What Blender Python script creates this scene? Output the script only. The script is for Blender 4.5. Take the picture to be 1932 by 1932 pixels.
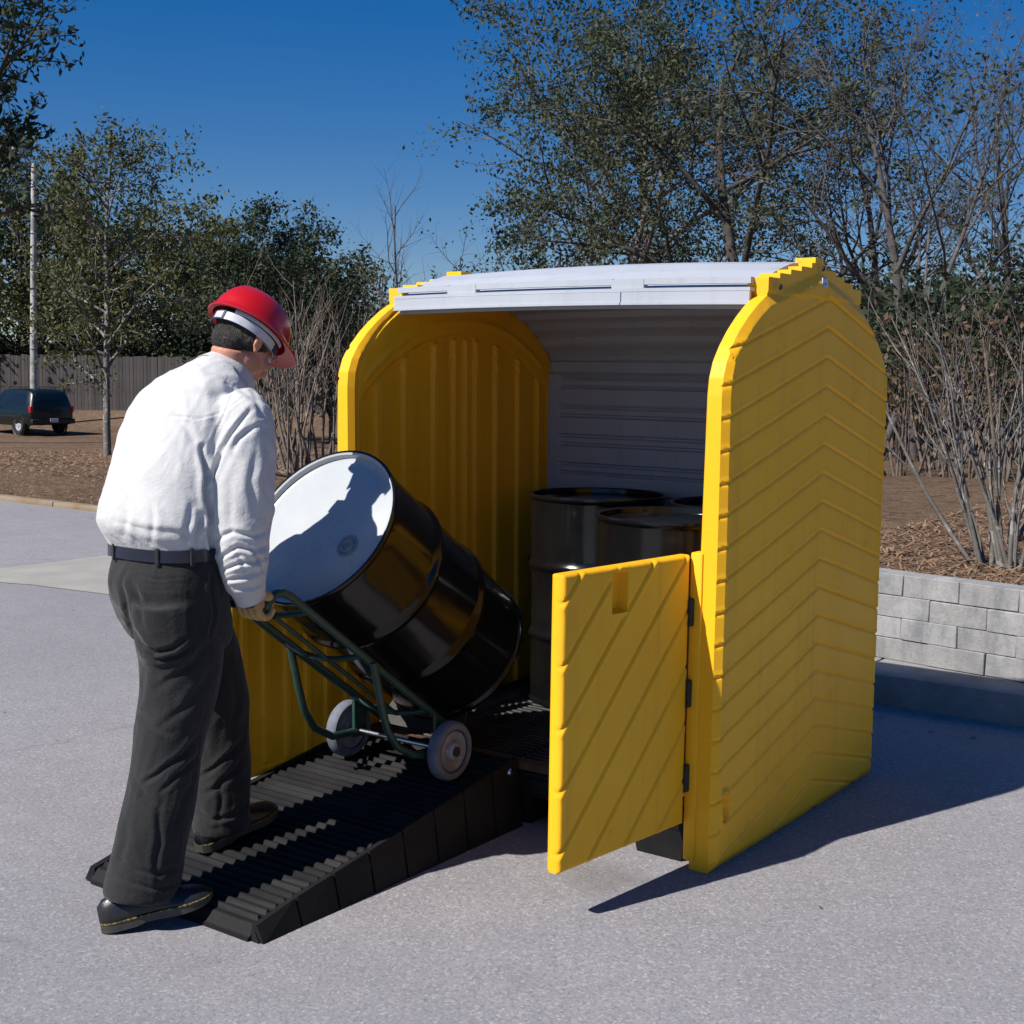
import bpy, bmesh, math, random
import numpy as np
from mathutils import Vector, Matrix

for o in list(bpy.data.objects):
    bpy.data.objects.remove(o)
scene = bpy.context.scene
COL = scene.collection
rad = math.radians

# ------------------------------------------------------------------ camera
CAM_H, PITCH, ROLL, FPX = 1.613, 0.1046, 0.0145, 2535.5 / 1932.0
_f = Vector((0, math.cos(PITCH), -math.sin(PITCH)))
_r = Vector((1, 0, 0))
_u = _r.cross(_f)
_r2 = _r * math.cos(ROLL) + _u * math.sin(ROLL)
_u2 = -_r * math.sin(ROLL) + _u * math.cos(ROLL)
cam_data = bpy.data.cameras.new('camera')
cam = bpy.data.objects.new('camera', cam_data)
COL.objects.link(cam)
cam.matrix_world = Matrix(((_r2.x, _u2.x, -_f.x, 0), (_r2.y, _u2.y, -_f.y, 0), (_r2.z, _u2.z, -_f.z, CAM_H), (0, 0, 0, 1)))
cam_data.sensor_width = 36
cam_data.lens = 36 * FPX
cam_data.clip_start = 0.1
cam_data.clip_end = 3000
scene.camera = cam

# ------------------------------------------------------------------ sky, sun, exposure
SUN_EL, SUN_HEAD = 45.0, 235.0          # heading of the sun, clockwise from +Y
world = bpy.data.worlds.new('World')
scene.world = world
world.use_nodes = True
wn, wl = world.node_tree.nodes, world.node_tree.links
wn.clear()
sky = wn.new('ShaderNodeTexSky')
sky.sky_type = 'NISHITA'
sky.sun_disc = False
sky.sun_elevation = rad(SUN_EL)
sky.sun_rotation = rad(SUN_HEAD)
sky.altitude = 2500
sky.air_density = 1.0
sky.dust_density = 0.0
sky.ozone_density = 2.5
hsv = wn.new('ShaderNodeHueSaturation')
hsv.inputs['Saturation'].default_value = 1.97
hsv.inputs['Hue'].default_value = 0.516
hsv.inputs['Value'].default_value = 1.0
bg = wn.new('ShaderNodeBackground')
bg.inputs['Strength'].default_value = 0.100
wo = wn.new('ShaderNodeOutputWorld')
gm = wn.new('ShaderNodeGamma')
gm.inputs[1].default_value = 0.6          # an even, deep winter blue instead of a pale horizon
wl.new(sky.outputs[0], gm.inputs[0])
wl.new(gm.outputs[0], hsv.inputs['Color'])
wl.new(hsv.outputs[0], bg.inputs[0])
wl.new(bg.outputs[0], wo.inputs[0])

sun_data = bpy.data.lights.new('sun', 'SUN')
sun_data.energy = 4.2
sun_data.angle = rad(0.53)
sun_data.color = (1.0, 0.955, 0.88)
sun = bpy.data.objects.new('sun', sun_data)
COL.objects.link(sun)
_ts = Vector((math.sin(rad(SUN_HEAD)) * math.cos(rad(SUN_EL)), math.cos(rad(SUN_HEAD)) * math.cos(rad(SUN_EL)), math.sin(rad(SUN_EL))))
sun.rotation_euler = _ts.to_track_quat('Z', 'Y').to_euler()
sun.location = _ts * 40

scene.view_settings.view_transform = 'Standard'
scene.view_settings.look = 'None'
scene.view_settings.gamma = 1
scene.view_settings.use_curve_mapping = False
scene.view_settings.exposure = 0.70
scene.render.engine = 'CYCLES'

# ------------------------------------------------------------------ the shed's frame: x right along its front, y into it, z up
AZ = 0.6231
OX, OY = 0.6659, 4.2017
CA, SA = math.cos(AZ), math.sin(AZ)
def SW(x, y, z=0.0):
    return Vector((OX + x * CA + y * SA, OY - x * SA + y * CA, z))

# ------------------------------------------------------------------ object helpers
def tag(o, label=None, cat=None, group=None, kind=None):
    if label: o['label'] = label
    if cat: o['category'] = cat
    if group: o['group'] = group
    if kind: o['kind'] = kind
    return o
def empty(name, loc, rz=0.0, label=None, cat=None, group=None):
    o = bpy.data.objects.new(name, None)
    COL.objects.link(o)
    o.location = loc
    o.rotation_euler = (0, 0, rz)
    o.empty_display_size = 0.1
    return tag(o, label, cat, group)
def shed_thing(name, label, cat, x=0.0, y=0.0, group=None):
    """an Empty whose local axes are the shed's; parts are then built in shed coordinates minus (x, y)"""
    o = empty(name, SW(x, y, 0), -AZ, label, cat, group)
    return o
def link(name, me, material, parent=None, loc=None, rz=None):
    o = bpy.data.objects.new(name, me)
    COL.objects.link(o)
    if material is not None and len(me.materials) == 0:
        for m in (material if isinstance(material, (list, tuple)) else [material]):
            me.materials.append(m)
    if parent is not None: o.parent = parent
    if loc is not None: o.location = loc
    if rz is not None: o.rotation_euler = (0, 0, rz)
    return o
def shade(me, angle=None):
    if angle is None:
        return me
    me.polygons.foreach_set('use_smooth', [True] * len(me.polygons))
    if angle < 180:
        me.set_sharp_from_angle(angle=rad(angle))
    return me
class MB:
    def __init__(self):
        self.v, self.f = [], []
    def add(self, vs, fs):
        n = len(self.v)
        self.v += [tuple(a) for a in vs]
        self.f += [tuple(i + n for i in f) for f in fs]
        return self
    def box(self, lo, hi, M=None):
        x0, y0, z0 = lo; x1, y1, z1 = hi
        vs = [Vector(a) for a in ((x0,y0,z0),(x1,y0,z0),(x1,y1,z0),(x0,y1,z0),(x0,y0,z1),(x1,y0,z1),(x1,y1,z1),(x0,y1,z1))]
        if M: vs = [M @ a for a in vs]
        return self.add(vs, [(0,3,2,1),(4,5,6,7),(0,1,5,4),(1,2,6,5),(2,3,7,6),(3,0,4,7)])
    def bbox(self, lo, hi, b=0.005, seg=2, M=None):
        bm = bmesh.new()
        bmesh.ops.create_cube(bm, size=1.0)
        for w in bm.verts:
            w.co = Vector([(lo[i] + hi[i]) / 2 + w.co[i] * (hi[i] - lo[i]) for i in range(3)])
        bmesh.ops.bevel(bm, geom=bm.edges[:], offset=b, segments=seg, profile=0.5, affect='EDGES')
        bm.verts.index_update()
        vs = [(M @ w.co) if M else w.co.copy() for w in bm.verts]
        fs = [[w.index for w in f.verts] for f in bm.faces]
        bm.free()
        return self.add(vs, fs)
    def tube(self, pts, r, n=8, caps=True, closed=False):
        pts = [Vector(a) for a in pts]
        m = len(pts)
        rs = r if isinstance(r, (list, tuple)) else [r] * m
        vs, fs = [], []
        up = None
        for i, c in enumerate(pts):
            if closed:
                t = pts[(i + 1) % m] - pts[i - 1]
            else:
                t = pts[min(i + 1, m - 1)] - pts[max(i - 1, 0)]
            t.normalize()
            if up is None:
                up = Vector((0, 0, 1)) if abs(t.z) < 0.9 else Vector((1, 0, 0))
            a = (up - t * up.dot(t)).normalized()
            up = a
            b = t.cross(a)
            for k in range(n):
                q = 2 * math.pi * k / n
                vs.append(c + (a * math.cos(q) + b * math.sin(q)) * rs[i])
        for i in range(m if closed else m - 1):
            j = (i + 1) % m
            for k in range(n):
                l = (k + 1) % n
                fs.append((i * n + k, i * n + l, j * n + l, j * n + k))
        if caps and not closed:
            fs.append(tuple(range(n - 1, -1, -1)))
            fs.append(tuple((m - 1) * n + k for k in range(n)))
        return self.add(vs, fs)
    def lathe(self, prof, n=48, M=None, cap0=False, cap1=False):
        """prof: list of (radius, height) about local z"""
        vs, fs = [], []
        for r, z in prof:
            for k in range(n):
                q = 2 * math.pi * k / n
                w = Vector((r * math.cos(q), r * math.sin(q), z))
                vs.append(M @ w if M else w)
        for i in range(len(prof) - 1):
            for k in range(n):
                l = (k + 1) % n
                fs.append((i * n + k, i * n + l, (i + 1) * n + l, (i + 1) * n + k))
        if cap0: fs.append(tuple(range(n - 1, -1, -1)))
        if cap1: fs.append(tuple((len(prof) - 1) * n + k for k in range(n)))
        return self.add(vs, fs)
    def loft(self, rings, caps=True):
        n = len(rings[0])
        vs = [p for r in rings for p in r]
        fs = []
        for i in range(len(rings) - 1):
            for k in range(n):
                l = (k + 1) % n
                fs.append((i * n + k, i * n + l, (i + 1) * n + l, (i + 1) * n + k))
        if caps:
            fs.append(tuple(range(n - 1, -1, -1)))
            fs.append(tuple((len(rings) - 1) * n + k for k in range(n)))
        return self.add(vs, fs)
    def prism(self, poly, axis, a, b):
        """extrude a 2-D polygon along one axis from a to b; poly gives the other two coordinates in x,y,z order"""
        def p3(q, t):
            c = list(q); c.insert(axis, t); return Vector(c)
        n = len(poly)
        vs = [p3(q, a) for q in poly] + [p3(q, b) for q in poly]
        fs = [tuple(range(n)), tuple(range(2 * n - 1, n - 1, -1))]
        for k in range(n):
            l = (k + 1) % n
            fs.append((k, k + n, l + n, l))
        return self.add(vs, fs)
    def mesh(self, name, smooth=None, fix=True):
        me = bpy.data.meshes.new(name)
        me.from_pydata([tuple(a) for a in self.v], [], self.f)
        if fix:
            bm = bmesh.new(); bm.from_mesh(me)
            bmesh.ops.recalc_face_normals(bm, faces=bm.faces[:])
            bm.to_mesh(me); bm.free()
        me.update()
        return shade(me, smooth)
    def build(self, name, material, parent=None, smooth=None, loc=None, fix=True):
        return link(name, self.mesh(name, smooth, fix), material, parent, loc)
def np_mesh(name, V, F, smooth=False):
    """V (n,3) array; F (m,k) array of equal-sided faces"""
    me = bpy.data.meshes.new(name)
    V = np.ascontiguousarray(V, dtype=np.float32); F = np.ascontiguousarray(F, dtype=np.int32)
    m, k = F.shape
    me.vertices.add(len(V)); me.vertices.foreach_set('co', V.ravel())
    me.loops.add(m * k); me.loops.foreach_set('vertex_index', F.ravel())
    me.polygons.add(m); me.polygons.foreach_set('loop_start', np.arange(0, m * k, k, dtype=np.int32))
    me.polygons.foreach_set('use_smooth', np.full(m, smooth))
    me.update(calc_edges=True)
    return me

# ------------------------------------------------------------------ materials
def new_mat(name):
    m = bpy.data.materials.new(name)
    m.use_nodes = True
    return m, m.node_tree.nodes, m.node_tree.links, m.node_tree.nodes['Principled BSDF']
def mixc(n, l, fac, a, b, mode='MIX'):
    x = n.new('ShaderNodeMix'); x.data_type = 'RGBA'; x.blend_type = mode
    for i, val in ((0, fac), (6, a), (7, b)):
        if hasattr(val, 'is_linked') or hasattr(val, 'links'): l.new(val, x.inputs[i])
        elif i == 0: x.inputs[0].default_value = val
        else: x.inputs[i].default_value = (*val, 1) if len(val) == 3 else val
    return x.outputs[2]
def noise(n, l, scale, detail=4, rough=0.55, coord=None, dist=0.0):
    t = n.new('ShaderNodeTexNoise')
    t.inputs['Scale'].default_value = scale; t.inputs['Detail'].default_value = detail
    t.inputs['Roughness'].default_value = rough; t.inputs['Distortion'].default_value = dist
    if coord is not None: l.new(coord, t.inputs['Vector'])
    return t.outputs[0]
def ramp(n, l, src, stops):
    r = n.new('ShaderNodeValToRGB')
    els = r.color_ramp.elements
    while len(els) < len(stops): els.new(0.5)
    for e, (p, c) in zip(els, stops):
        e.position = p; e.color = (c, c, c, 1) if not hasattr(c, '__len__') else (*c, 1)
    l.new(src, r.inputs[0])
    return r.outputs[0]
def coords(n, l, kind='Object', scale=None):
    t = n.new('ShaderNodeTexCoord')
    if scale is None: return t.outputs[kind]
    m = n.new('ShaderNodeMapping'); m.inputs['Scale'].default_value = scale
    l.new(t.outputs[kind], m.inputs[0]); return m.outputs[0]
def bump(n, l, b, height, strength=0.3, dist=0.01):
    x = n.new('ShaderNodeBump'); x.inputs['Strength'].default_value = strength; x.inputs['Distance'].default_value = dist
    l.new(height, x.inputs['Height']); l.new(x.outputs[0], b.inputs['Normal'])
def simple(name, c1, c2=None, scale=8.0, rough=0.6, bump_s=0.0, bump_scale=60.0, metal=0.0, spec=0.5, coat=0.0, stops=(0.35, 0.65), cscale=None, rough2=None):
    m, n, l, b = new_mat(name)
    co = coords(n, l, 'Object', cscale)
    b.inputs['Roughness'].default_value = rough
    b.inputs['Metallic'].default_value = metal
    b.inputs['Specular IOR Level'].default_value = spec
    b.inputs['Coat Weight'].default_value = coat
    b.inputs['Coat Roughness'].default_value = 0.08
    nz = noise(n, l, scale, 5, 0.6, co)
    if c2 is None: c2 = tuple(x * 0.8 for x in c1)
    f = ramp(n, l, nz, ((stops[0], 0.0), (stops[1], 1.0)))
    l.new(mixc(n, l, f, c1, c2), b.inputs['Base Color'])
    if rough2 is not None:
        mr = n.new('ShaderNodeMapRange'); mr.inputs[3].default_value = rough; mr.inputs[4].default_value = rough2
        l.new(noise(n, l, scale * 2.3, 5, 0.65, co), mr.inputs[0]); l.new(mr.outputs[0], b.inputs['Roughness'])
    if bump_s:
        bump(n, l, b, noise(n, l, bump_scale, 4, 0.6, co), bump_s)
    return m
M = {}
def worn_plastic(name, c1, c2, dirt):
    m, n, l, b = new_mat(name)
    co = coords(n, l, 'Object')
    st = coords(n, l, 'Object', (16, 16, 0.7))
    base = mixc(n, l, ramp(n, l, noise(n, l, 1.7, 4, 0.55, co), ((0.3, 0.0), (0.7, 1.0))), c1, c2)
    streak = noise(n, l, 1.0, 5, 0.6, st)
    base = mixc(n, l, ramp(n, l, streak, ((0.54, 0.0), (0.72, 0.30))), base, dirt)
    blot = noise(n, l, 7.0, 6, 0.7, co, 0.5)
    base = mixc(n, l, ramp(n, l, blot, ((0.60, 0.0), (0.74, 0.40))), base, dirt)
    sc = coords(n, l, 'Object', (3, 60, 22))
    scr = noise(n, l, 1.6, 3, 0.7, sc)
    base = mixc(n, l, ramp(n, l, scr, ((0.68, 0.0), (0.74, 0.35))), base, tuple(min(1, x * 1.15 + .05) for x in c1))
    l.new(base, b.inputs['Base Color'])
    b.inputs['Specular IOR Level'].default_value = 0.32
    mr = n.new('ShaderNodeMapRange'); mr.inputs[3].default_value = 0.38; mr.inputs[4].default_value = 0.64
    l.new(blot, mr.inputs[0]); l.new(mr.outputs[0], b.inputs['Roughness'])
    bump(n, l, b, noise(n, l, 190.0, 3, 0.6, co), 0.06, 0.01)
    return m
M['yellow'] = worn_plastic('yellow moulded plastic', (0.93, 0.475, 0.012), (0.86, 0.42, 0.010), (0.52, 0.28, 0.032))
M['grey'] = worn_plastic('grey moulded plastic', (0.41, 0.435, 0.49), (0.36, 0.385, 0.44), (0.27, 0.28, 0.30))
M['black_plastic'] = simple('black moulded plastic', (0.009, 0.009, 0.011), (0.016, 0.0155, 0.015), 6.0, 0.55, 0.12, 120.0, rough2=0.72, spec=0.16)
M['dusty_black'] = simple('dusty black plastic', (0.022, 0.022, 0.024), (0.085, 0.08, 0.075), 16.0, 0.55, 0.15, 120.0, stops=(0.45, 0.75))
M['rust_strip'] = simple('rusty dirty strip', (0.10, 0.045, 0.02), (0.04, 0.025, 0.018), 14.0, 0.8, 0.3, 90.0)
M['drum_black'] = simple('gloss black drum paint', (0.004, 0.004, 0.0045), (0.007, 0.007, 0.007), 5.0, 0.09, 0.05, 14.0, coat=0.0, rough2=0.24, spec=0.42)
M['lid_pale'] = simple('pale blue grey lid paint', (0.45, 0.47, 0.485), (0.40, 0.425, 0.445), 4.0, 0.22, 0.03, 15.0, rough2=0.34)
M['chrome'] = simple('painted bung', (0.20, 0.205, 0.215), (0.32, 0.325, 0.335), 60, 0.5, 0.0)
M['green_paint'] = simple('dark green truck paint', (0.012, 0.040, 0.034), (0.020, 0.058, 0.050), 18.0, 0.35, 0.1, 80.0, rough2=0.5)
M['tyre'] = simple('grey worn rubber tyre', (0.10, 0.115, 0.155), (0.15, 0.165, 0.21), 24.0, 0.75, 0.2, 120.0)
M['hub'] = simple('scuffed grey wheel hub', (0.27, 0.27, 0.315), (0.17, 0.17, 0.20), 26.0, 0.55, 0.15, 90.0)
M['dark_steel'] = simple('dark steel', (0.02, 0.02, 0.022), (0.04, 0.034, 0.03), 30.0, 0.55, 0.1, 90.0, spec=0.3)
M['bright_steel'] = simple('bright steel', (0.6, 0.62, 0.64), (0.45, 0.47, 0.5), 30.0, 0.3, 0.0, metal=1.0)
M['hole'] = simple('dark hole', (0.01, 0.01, 0.01), (0.014, 0.012, 0.01), 20, 0.8)
M['sticker'] = simple('white blue sticker', (0.62, 0.66, 0.74), (0.05, 0.09, 0.4), 75.0, 0.4, stops=(0.45, 0.55))

def asphalt_mat():
    m, n, l, b = new_mat('weathered pale asphalt')
    co = coords(n, l, 'Object')
    big = noise(n, l, 0.55, 5, 0.6, co, 0.4)
    mid = noise(n, l, 5.0, 5, 0.62, co)
    fine = noise(n, l, 62.0, 3, 0.75, co)
    gr = n.new('ShaderNodeTexVoronoi'); gr.inputs['Scale'].default_value = 125.0; l.new(co, gr.inputs['Vector'])
    grain = ramp(n, l, gr.outputs['Color'], ((0.0, 0.0), (1.0, 1.0)))
    base = mixc(n, l, ramp(n, l, big, ((0.3, 0.0), (0.7, 1.0))), (0.243, 0.234, 0.250), (0.298, 0.286, 0.300))
    base = mixc(n, l, ramp(n, l, mid, ((0.35, 0.0), (0.7, 0.55))), base, (0.212, 0.208, 0.224))
    base = mixc(n, l, ramp(n, l, grain, ((0.0, 0.55), (0.36, 0.0))), base, (0.11, 0.11, 0.125))
    base = mixc(n, l, ramp(n, l, grain, ((0.64, 0.0), (1.0, 0.65))), base, (0.47, 0.455, 0.465))
    base = mixc(n, l, ramp(n, l, fine, ((0.3, 0.55), (0.46, 0.0))), base, (0.12, 0.12, 0.135))
    wide = noise(n, l, 0.22, 3, 0.5, co)
    base = mixc(n, l, ramp(n, l, wide, ((0.38, 0.30), (0.58, 0.0))), base, (0.175, 0.172, 0.185))
    spots = n.new('ShaderNodeTexVoronoi'); spots.inputs['Scale'].default_value = 1.9; l.new(co, spots.inputs['Vector'])
    base = mixc(n, l, ramp(n, l, spots.outputs['Distance'], ((0.02, 0.42), (0.075, 0.0))), base, (0.10, 0.098, 0.10))
    # a few long wandering cracks
    cr = n.new('ShaderNodeTexVoronoi'); cr.feature = 'DISTANCE_TO_EDGE'; cr.inputs['Scale'].default_value = 0.42
    mv = n.new('ShaderNodeVectorMath'); mv.operation = 'MULTIPLY_ADD'
    nz = n.new('ShaderNodeTexNoise'); nz.inputs['Scale'].default_value = 2.6; nz.inputs['Detail'].default_value = 6; l.new(co, nz.inputs['Vector'])
    l.new(nz.outputs['Color'], mv.inputs[0]); mv.inputs[1].default_value = (0.5, 0.5, 0.5); l.new(co, mv.inputs[2])
    l.new(mv.outputs[0], cr.inputs['Vector'])
    crack = ramp(n, l, cr.outputs['Distance'], ((0.0, 1.0), (0.007, 0.0)))
    msk = ramp(n, l, noise(n, l, 1.1, 3, 0.5, co), ((0.52, 0.0), (0.64, 0.45)))
    mm = n.new('ShaderNodeMath'); mm.operation = 'MULTIPLY'; l.new(crack, mm.inputs[0]); l.new(msk, mm.inputs[1])
    base = mixc(n, l, mm.outputs[0], base, (0.085, 0.082, 0.085))
    # an oil stain by the shed's front foot
    gx = n.new('ShaderNodeNewGeometry')
    ds = n.new('ShaderNodeVectorMath'); ds.operation = 'DISTANCE'
    sc = n.new('ShaderNodeVectorMath'); sc.operation = 'MULTIPLY_ADD'
    nz2 = n.new('ShaderNodeTexNoise'); nz2.inputs['Scale'].default_value = 9; nz2.inputs['Detail'].default_value = 5; l.new(gx.outputs['Position'], nz2.inputs['Vector'])
    l.new(nz2.outputs['Color'], sc.inputs[0]); sc.inputs[1].default_value = (0.22, 0.22, 0); l.new(gx.outputs['Position'], sc.inputs[2])
    l.new(sc.outputs[0], ds.inputs[0]); ds.inputs[1].default_value = (0.42, 4.27, 0.0)
    base = mixc(n, l, ramp(n, l, ds.outputs['Value'], ((0.06, 0.5), (0.17, 0.0))), base, (0.13, 0.128, 0.12))
    l.new(base, b.inputs['Base Color'])
    b.inputs['Roughness'].default_value = 0.88
    b.inputs['Specular IOR Level'].default_value = 0.3
    hh = n.new('ShaderNodeMath'); hh.operation = 'ADD'; l.new(fine, hh.inputs[0]); l.new(grain, hh.inputs[1])
    bump(n, l, b, hh.outputs[0], 0.55, 0.006)
    return m
M['asphalt'] = asphalt_mat()
M['concrete_patch'] = simple('tan concrete patch', (0.33, 0.315, 0.285), (0.27, 0.26, 0.24), 3.0, 0.9, 0.3, 60)
M['kerb'] = simple('old footing concrete', (0.30, 0.30, 0.30), (0.20, 0.195, 0.185), 4.0, 0.9, 0.4, 40)
M['kerb_stained'] = simple('leaf stained kerb', (0.20, 0.135, 0.07), (0.27, 0.22, 0.16), 2.2, 0.9, 0.4, 40)

def litter_mat():
    m, n, l, b = new_mat('pine straw and leaf litter')
    co = coords(n, l, 'Object')
    a = noise(n, l, 0.35, 4, 0.6, co); c = noise(n, l, 7.0, 6, 0.7, co); d = noise(n, l, 34.0, 4, 0.75, co)
    base = mixc(n, l, ramp(n, l, a, ((0.3, 0.0), (0.7, 1.0))), (0.175, 0.112, 0.072), (0.265, 0.180, 0.118))
    base = mixc(n, l, ramp(n, l, c, ((0.38, 0.8), (0.55, 0.0))), base, (0.075, 0.048, 0.032))
    base = mixc(n, l, ramp(n, l, d, ((0.52, 0.0), (0.72, 0.8))), base, (0.40, 0.30, 0.21))
    l.new(base, b.inputs['Base Color']); b.inputs['Roughness'].default_value = 0.95
    b.inputs['Specular IOR Level'].default_value = 0.1
    hh = n.new('ShaderNodeMath'); hh.operation = 'ADD'; l.new(c, hh.inputs[0]); l.new(d, hh.inputs[1])
    bump(n, l, b, hh.outputs[0], 1.0, 0.06)
    return m
M['litter'] = litter_mat()
def block_mat():
    m, n, l, b = new_mat('stained pale concrete block')
    co = coords(n, l, 'Object')
    gp = n.new('ShaderNodeNewGeometry')
    oi = n.new('ShaderNodeObjectInfo')
    mp = n.new('ShaderNodeMapping'); mp.inputs['Scale'].default_value = (4.2, 4.2, 1.5); l.new(gp.outputs['Position'], mp.inputs[0])
    streak = noise(n, l, 2.6, 6, 0.68, mp.outputs[0])
    blot = noise(n, l, 3.4, 6, 0.65, gp.outputs['Position'], 0.6)
    fine = noise(n, l, 60.0, 4, 0.7, gp.outputs['Position'])
    base = mixc(n, l, oi.outputs['Random'], (0.315, 0.312, 0.32), (0.25, 0.246, 0.24))
    base = mixc(n, l, ramp(n, l, streak, ((0.45, 0.0), (0.66, 0.72))), base, (0.125, 0.128, 0.138))
    base = mixc(n, l, ramp(n, l, blot, ((0.52, 0.0), (0.68, 0.65))), base, (0.42, 0.415, 0.42))
    base = mixc(n, l, ramp(n, l, fine, ((0.3, 0.45), (0.48, 0.0))), base, (0.16, 0.16, 0.165))
    grime = noise(n, l, 1.3, 5, 0.6, gp.outputs['Position'], 0.8)
    base = mixc(n, l, ramp(n, l, grime, ((0.48, 0.0), (0.66, 0.55))), base, (0.17, 0.165, 0.155))
    l.new(base, b.inputs['Base Color']); b.inputs['Roughness'].default_value = 0.92
    bump(n, l, b, fine, 0.5, 0.006)
    return m
M['block'] = block_mat()
M['mortar'] = simple('joint fill', (0.24, 0.235, 0.23), (0.31, 0.305, 0.30), 20, 0.95, 0.3)

# ================================================================== ground, asphalt, beds
def smooth01(t):
    t = np.clip(t, 0, 1); return t * t * (3 - 2 * t)
def fnoise(x, y, s, seed=0):
    """cheap smooth 2-D noise"""
    rs = np.random.RandomState(seed)
    out = np.zeros_like(x)
    for k in range(6):
        a, ph = rs.uniform(0, 6.283, 2); w = s * rs.uniform(0.6, 1.9)
        out += np.sin((x * math.cos(a) + y * math.sin(a)) * w + ph)
    return out / 6
WALL_V, EDGE_V, JOG_U = 2.58, 5.60, 1.45
def terrain_h(u, v):
    """height of the beds in shed coordinates (u = metres left of the shed's right side, v = metres behind its front)"""
    u = np.asarray(u, float); v = np.asarray(v, float)
    wx = OX - u * CA + v * SA; wy = OY + u * SA + v * CA
    right = 0.555 + 0.004 * np.clip(v - WALL_V, 0, 40) + 0.035 * fnoise(wx, wy, 1.3, 3) * smooth01((v - WALL_V) / 1.0)
    d = np.clip(wy - 15, 0, 60)
    left = 0.04 - 0.98 * smooth01(d / 34.0) * 1.0 + 0.62 * smooth01((wy - 51.5) / 6.0) + 0.05 * fnoise(wx, wy, 0.8, 5) * smooth01((v - EDGE_V) / 2.5)
    w = smooth01((u - JOG_U - 0.5) / 7.5)
    inbed = right * (1 - w) + left * w
    low = -0.06
    wall_v = WALL_V + 0.165 + 0.15 * np.clip(u + 0.62, 0, 9) + 0.09
    asph = ((v < wall_v)) | ((u > JOG_U + 0.0) & (v < EDGE_V))
    return np.where(asph, low, inbed)
def terrain_world(x, y):
    dx, dy = x - OX, y - OY
    u = -(dx * CA - dy * SA); v = dx * SA + dy * CA
    return float(terrain_h(u, v))
def build_ground():
    us = np.unique(np.concatenate([np.linspace(-900, -60, 12), np.linspace(-60, -8, 20), np.linspace(-8, -3, 16), np.linspace(-3, 1.6, 70), np.linspace(1.6, 14, 48), np.linspace(14, 70, 60), np.linspace(70, 900, 12), [JOG_U - 0.02, JOG_U + 0.0]]))
    vs = np.unique(np.concatenate([np.linspace(-400, -4, 8), np.linspace(-4, 2.4, 6), np.arange(2.70, 3.36, 0.02), [EDGE_V - 0.01, EDGE_V + 0.01], np.linspace(3.1, 18, 60), np.linspace(18, 60, 60), np.linspace(60, 1200, 14)]))
    U, V = np.meshgrid(us, vs)
    H = terrain_h(U, V)
    X = OX - U * CA + V * SA; Y = OY + U * SA + V * CA
    P = np.stack([X, Y, H], -1).reshape(-1, 3)
    r, c = U.shape
    i = np.arange(r * c).reshape(r, c)
    F = np.stack([i[:-1, :-1], i[1:, :-1], i[1:, 1:], i[:-1, 1:]], -1).reshape(-1, 4)
    o = link('ground', np_mesh('ground', P, F, True), M['litter'])
    return tag(o, kind='structure')
build_ground()
def sheet(name, pts, z, material, kind='structure', sub=None):
    """flat polygon in shed (x,y) coordinates"""
    mb = MB()
    mb.add([SW(x, y, z) for x, y in pts], [tuple(range(len(pts)))])
    o = mb.build(name, material)
    me = o.data
    if me.polygons[0].normal.z < 0:
        me.flip_normals()
    return tag(o, kind=kind)
sheet('asphalt', [(-60, -90), (60, -90), (60, WALL_V), (-JOG_U, WALL_V), (-JOG_U, EDGE_V), (-60, EDGE_V)], 0.0, M['asphalt'])
# paler concrete patch far left on the lot
def gpix(px, py, z=0.0):
    d = _r2 * ((px - 966) / 2535.5) - _u2 * ((py - 966) / 2535.5) + _f
    s = (z - CAM_H) / d.z
    return Vector((0, 0, CAM_H)) + d * s
mb = MB()
mb.add([gpix(*q, z=0.004) for q in ((-60, 1094), (60, 1103), (210, 1122), (420, 1150), (420, 1030), (205, 1047), (90, 1062), (-60, 1078))], [tuple(range(8))])
o = mb.build('concrete_patch', M['concrete_patch'])
if o.data.polygons[0].normal.z < 0: o.data.flip_normals()
tag(o, kind='structure')
# low kerb along the far edge of the lot
mb = MB()
rng = random.Random(4)
x = -40.0
while x < -JOG_U - 0.05:
    w = min(1.8, -JOG_U - 0.05 - x)
    dz = rng.uniform(-0.012, 0.01)
    mb.bbox((x + 0.006, EDGE_V - 0.11, -0.02), (x + w - 0.006, EDGE_V + 0.04, 0.05 + dz), 0.015, 2)
    x += 1.8
o = mb.build('kerb', M['kerb_stained'], None, 40)
o.location = SW(0, 0, 0); o.rotation_euler = (0, 0, -AZ)
tag(o, kind='structure')

# ------------------------------------------------------------------ kerb and retaining wall of concrete blocks behind the shed
KERB_H = 0.15
mb = MB()
rng = random.Random(6)
x = -JOG_U
while x < 4.2:
    mb.bbox((x + 0.004, WALL_V - 0.03, -0.02), (x + 0.916, WALL_V + 0.40, KERB_H + rng.uniform(-.004, .004)), 0.012, 2); x += 0.92
o = mb.build('wall_footing', M['kerb'], None, 40)
o.location = SW(0, 0, 0); o.rotation_euler = (0, 0, -AZ)
tag(o, kind='structure')
wall = shed_thing('retaining_wall', 'low stained grey block retaining wall behind the yellow shed', 'wall')
BH, BL, BD = 0.112, 0.305, 0.15
def block_mesh(seed, length):
    r = random.Random(seed)
    bm = bmesh.new()
    bmesh.ops.create_cube(bm, size=1.0)
    for w in bm.verts:
        w.co = Vector((w.co.x * (length - 0.003), w.co.y * BD, w.co.z * (BH - 0.0025)))
        w.co += Vector((r.uniform(-.003, .003), r.uniform(-.004, .004), r.uniform(-.0025, .0025)))
    bmesh.ops.bevel(bm, geom=bm.edges[:], offset=0.003, segments=1, affect='EDGES')
    me = bpy.data.meshes.new('block'); bm.to_mesh(me); bm.free()
    me.materials.append(M['block'])
    return me
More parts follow.
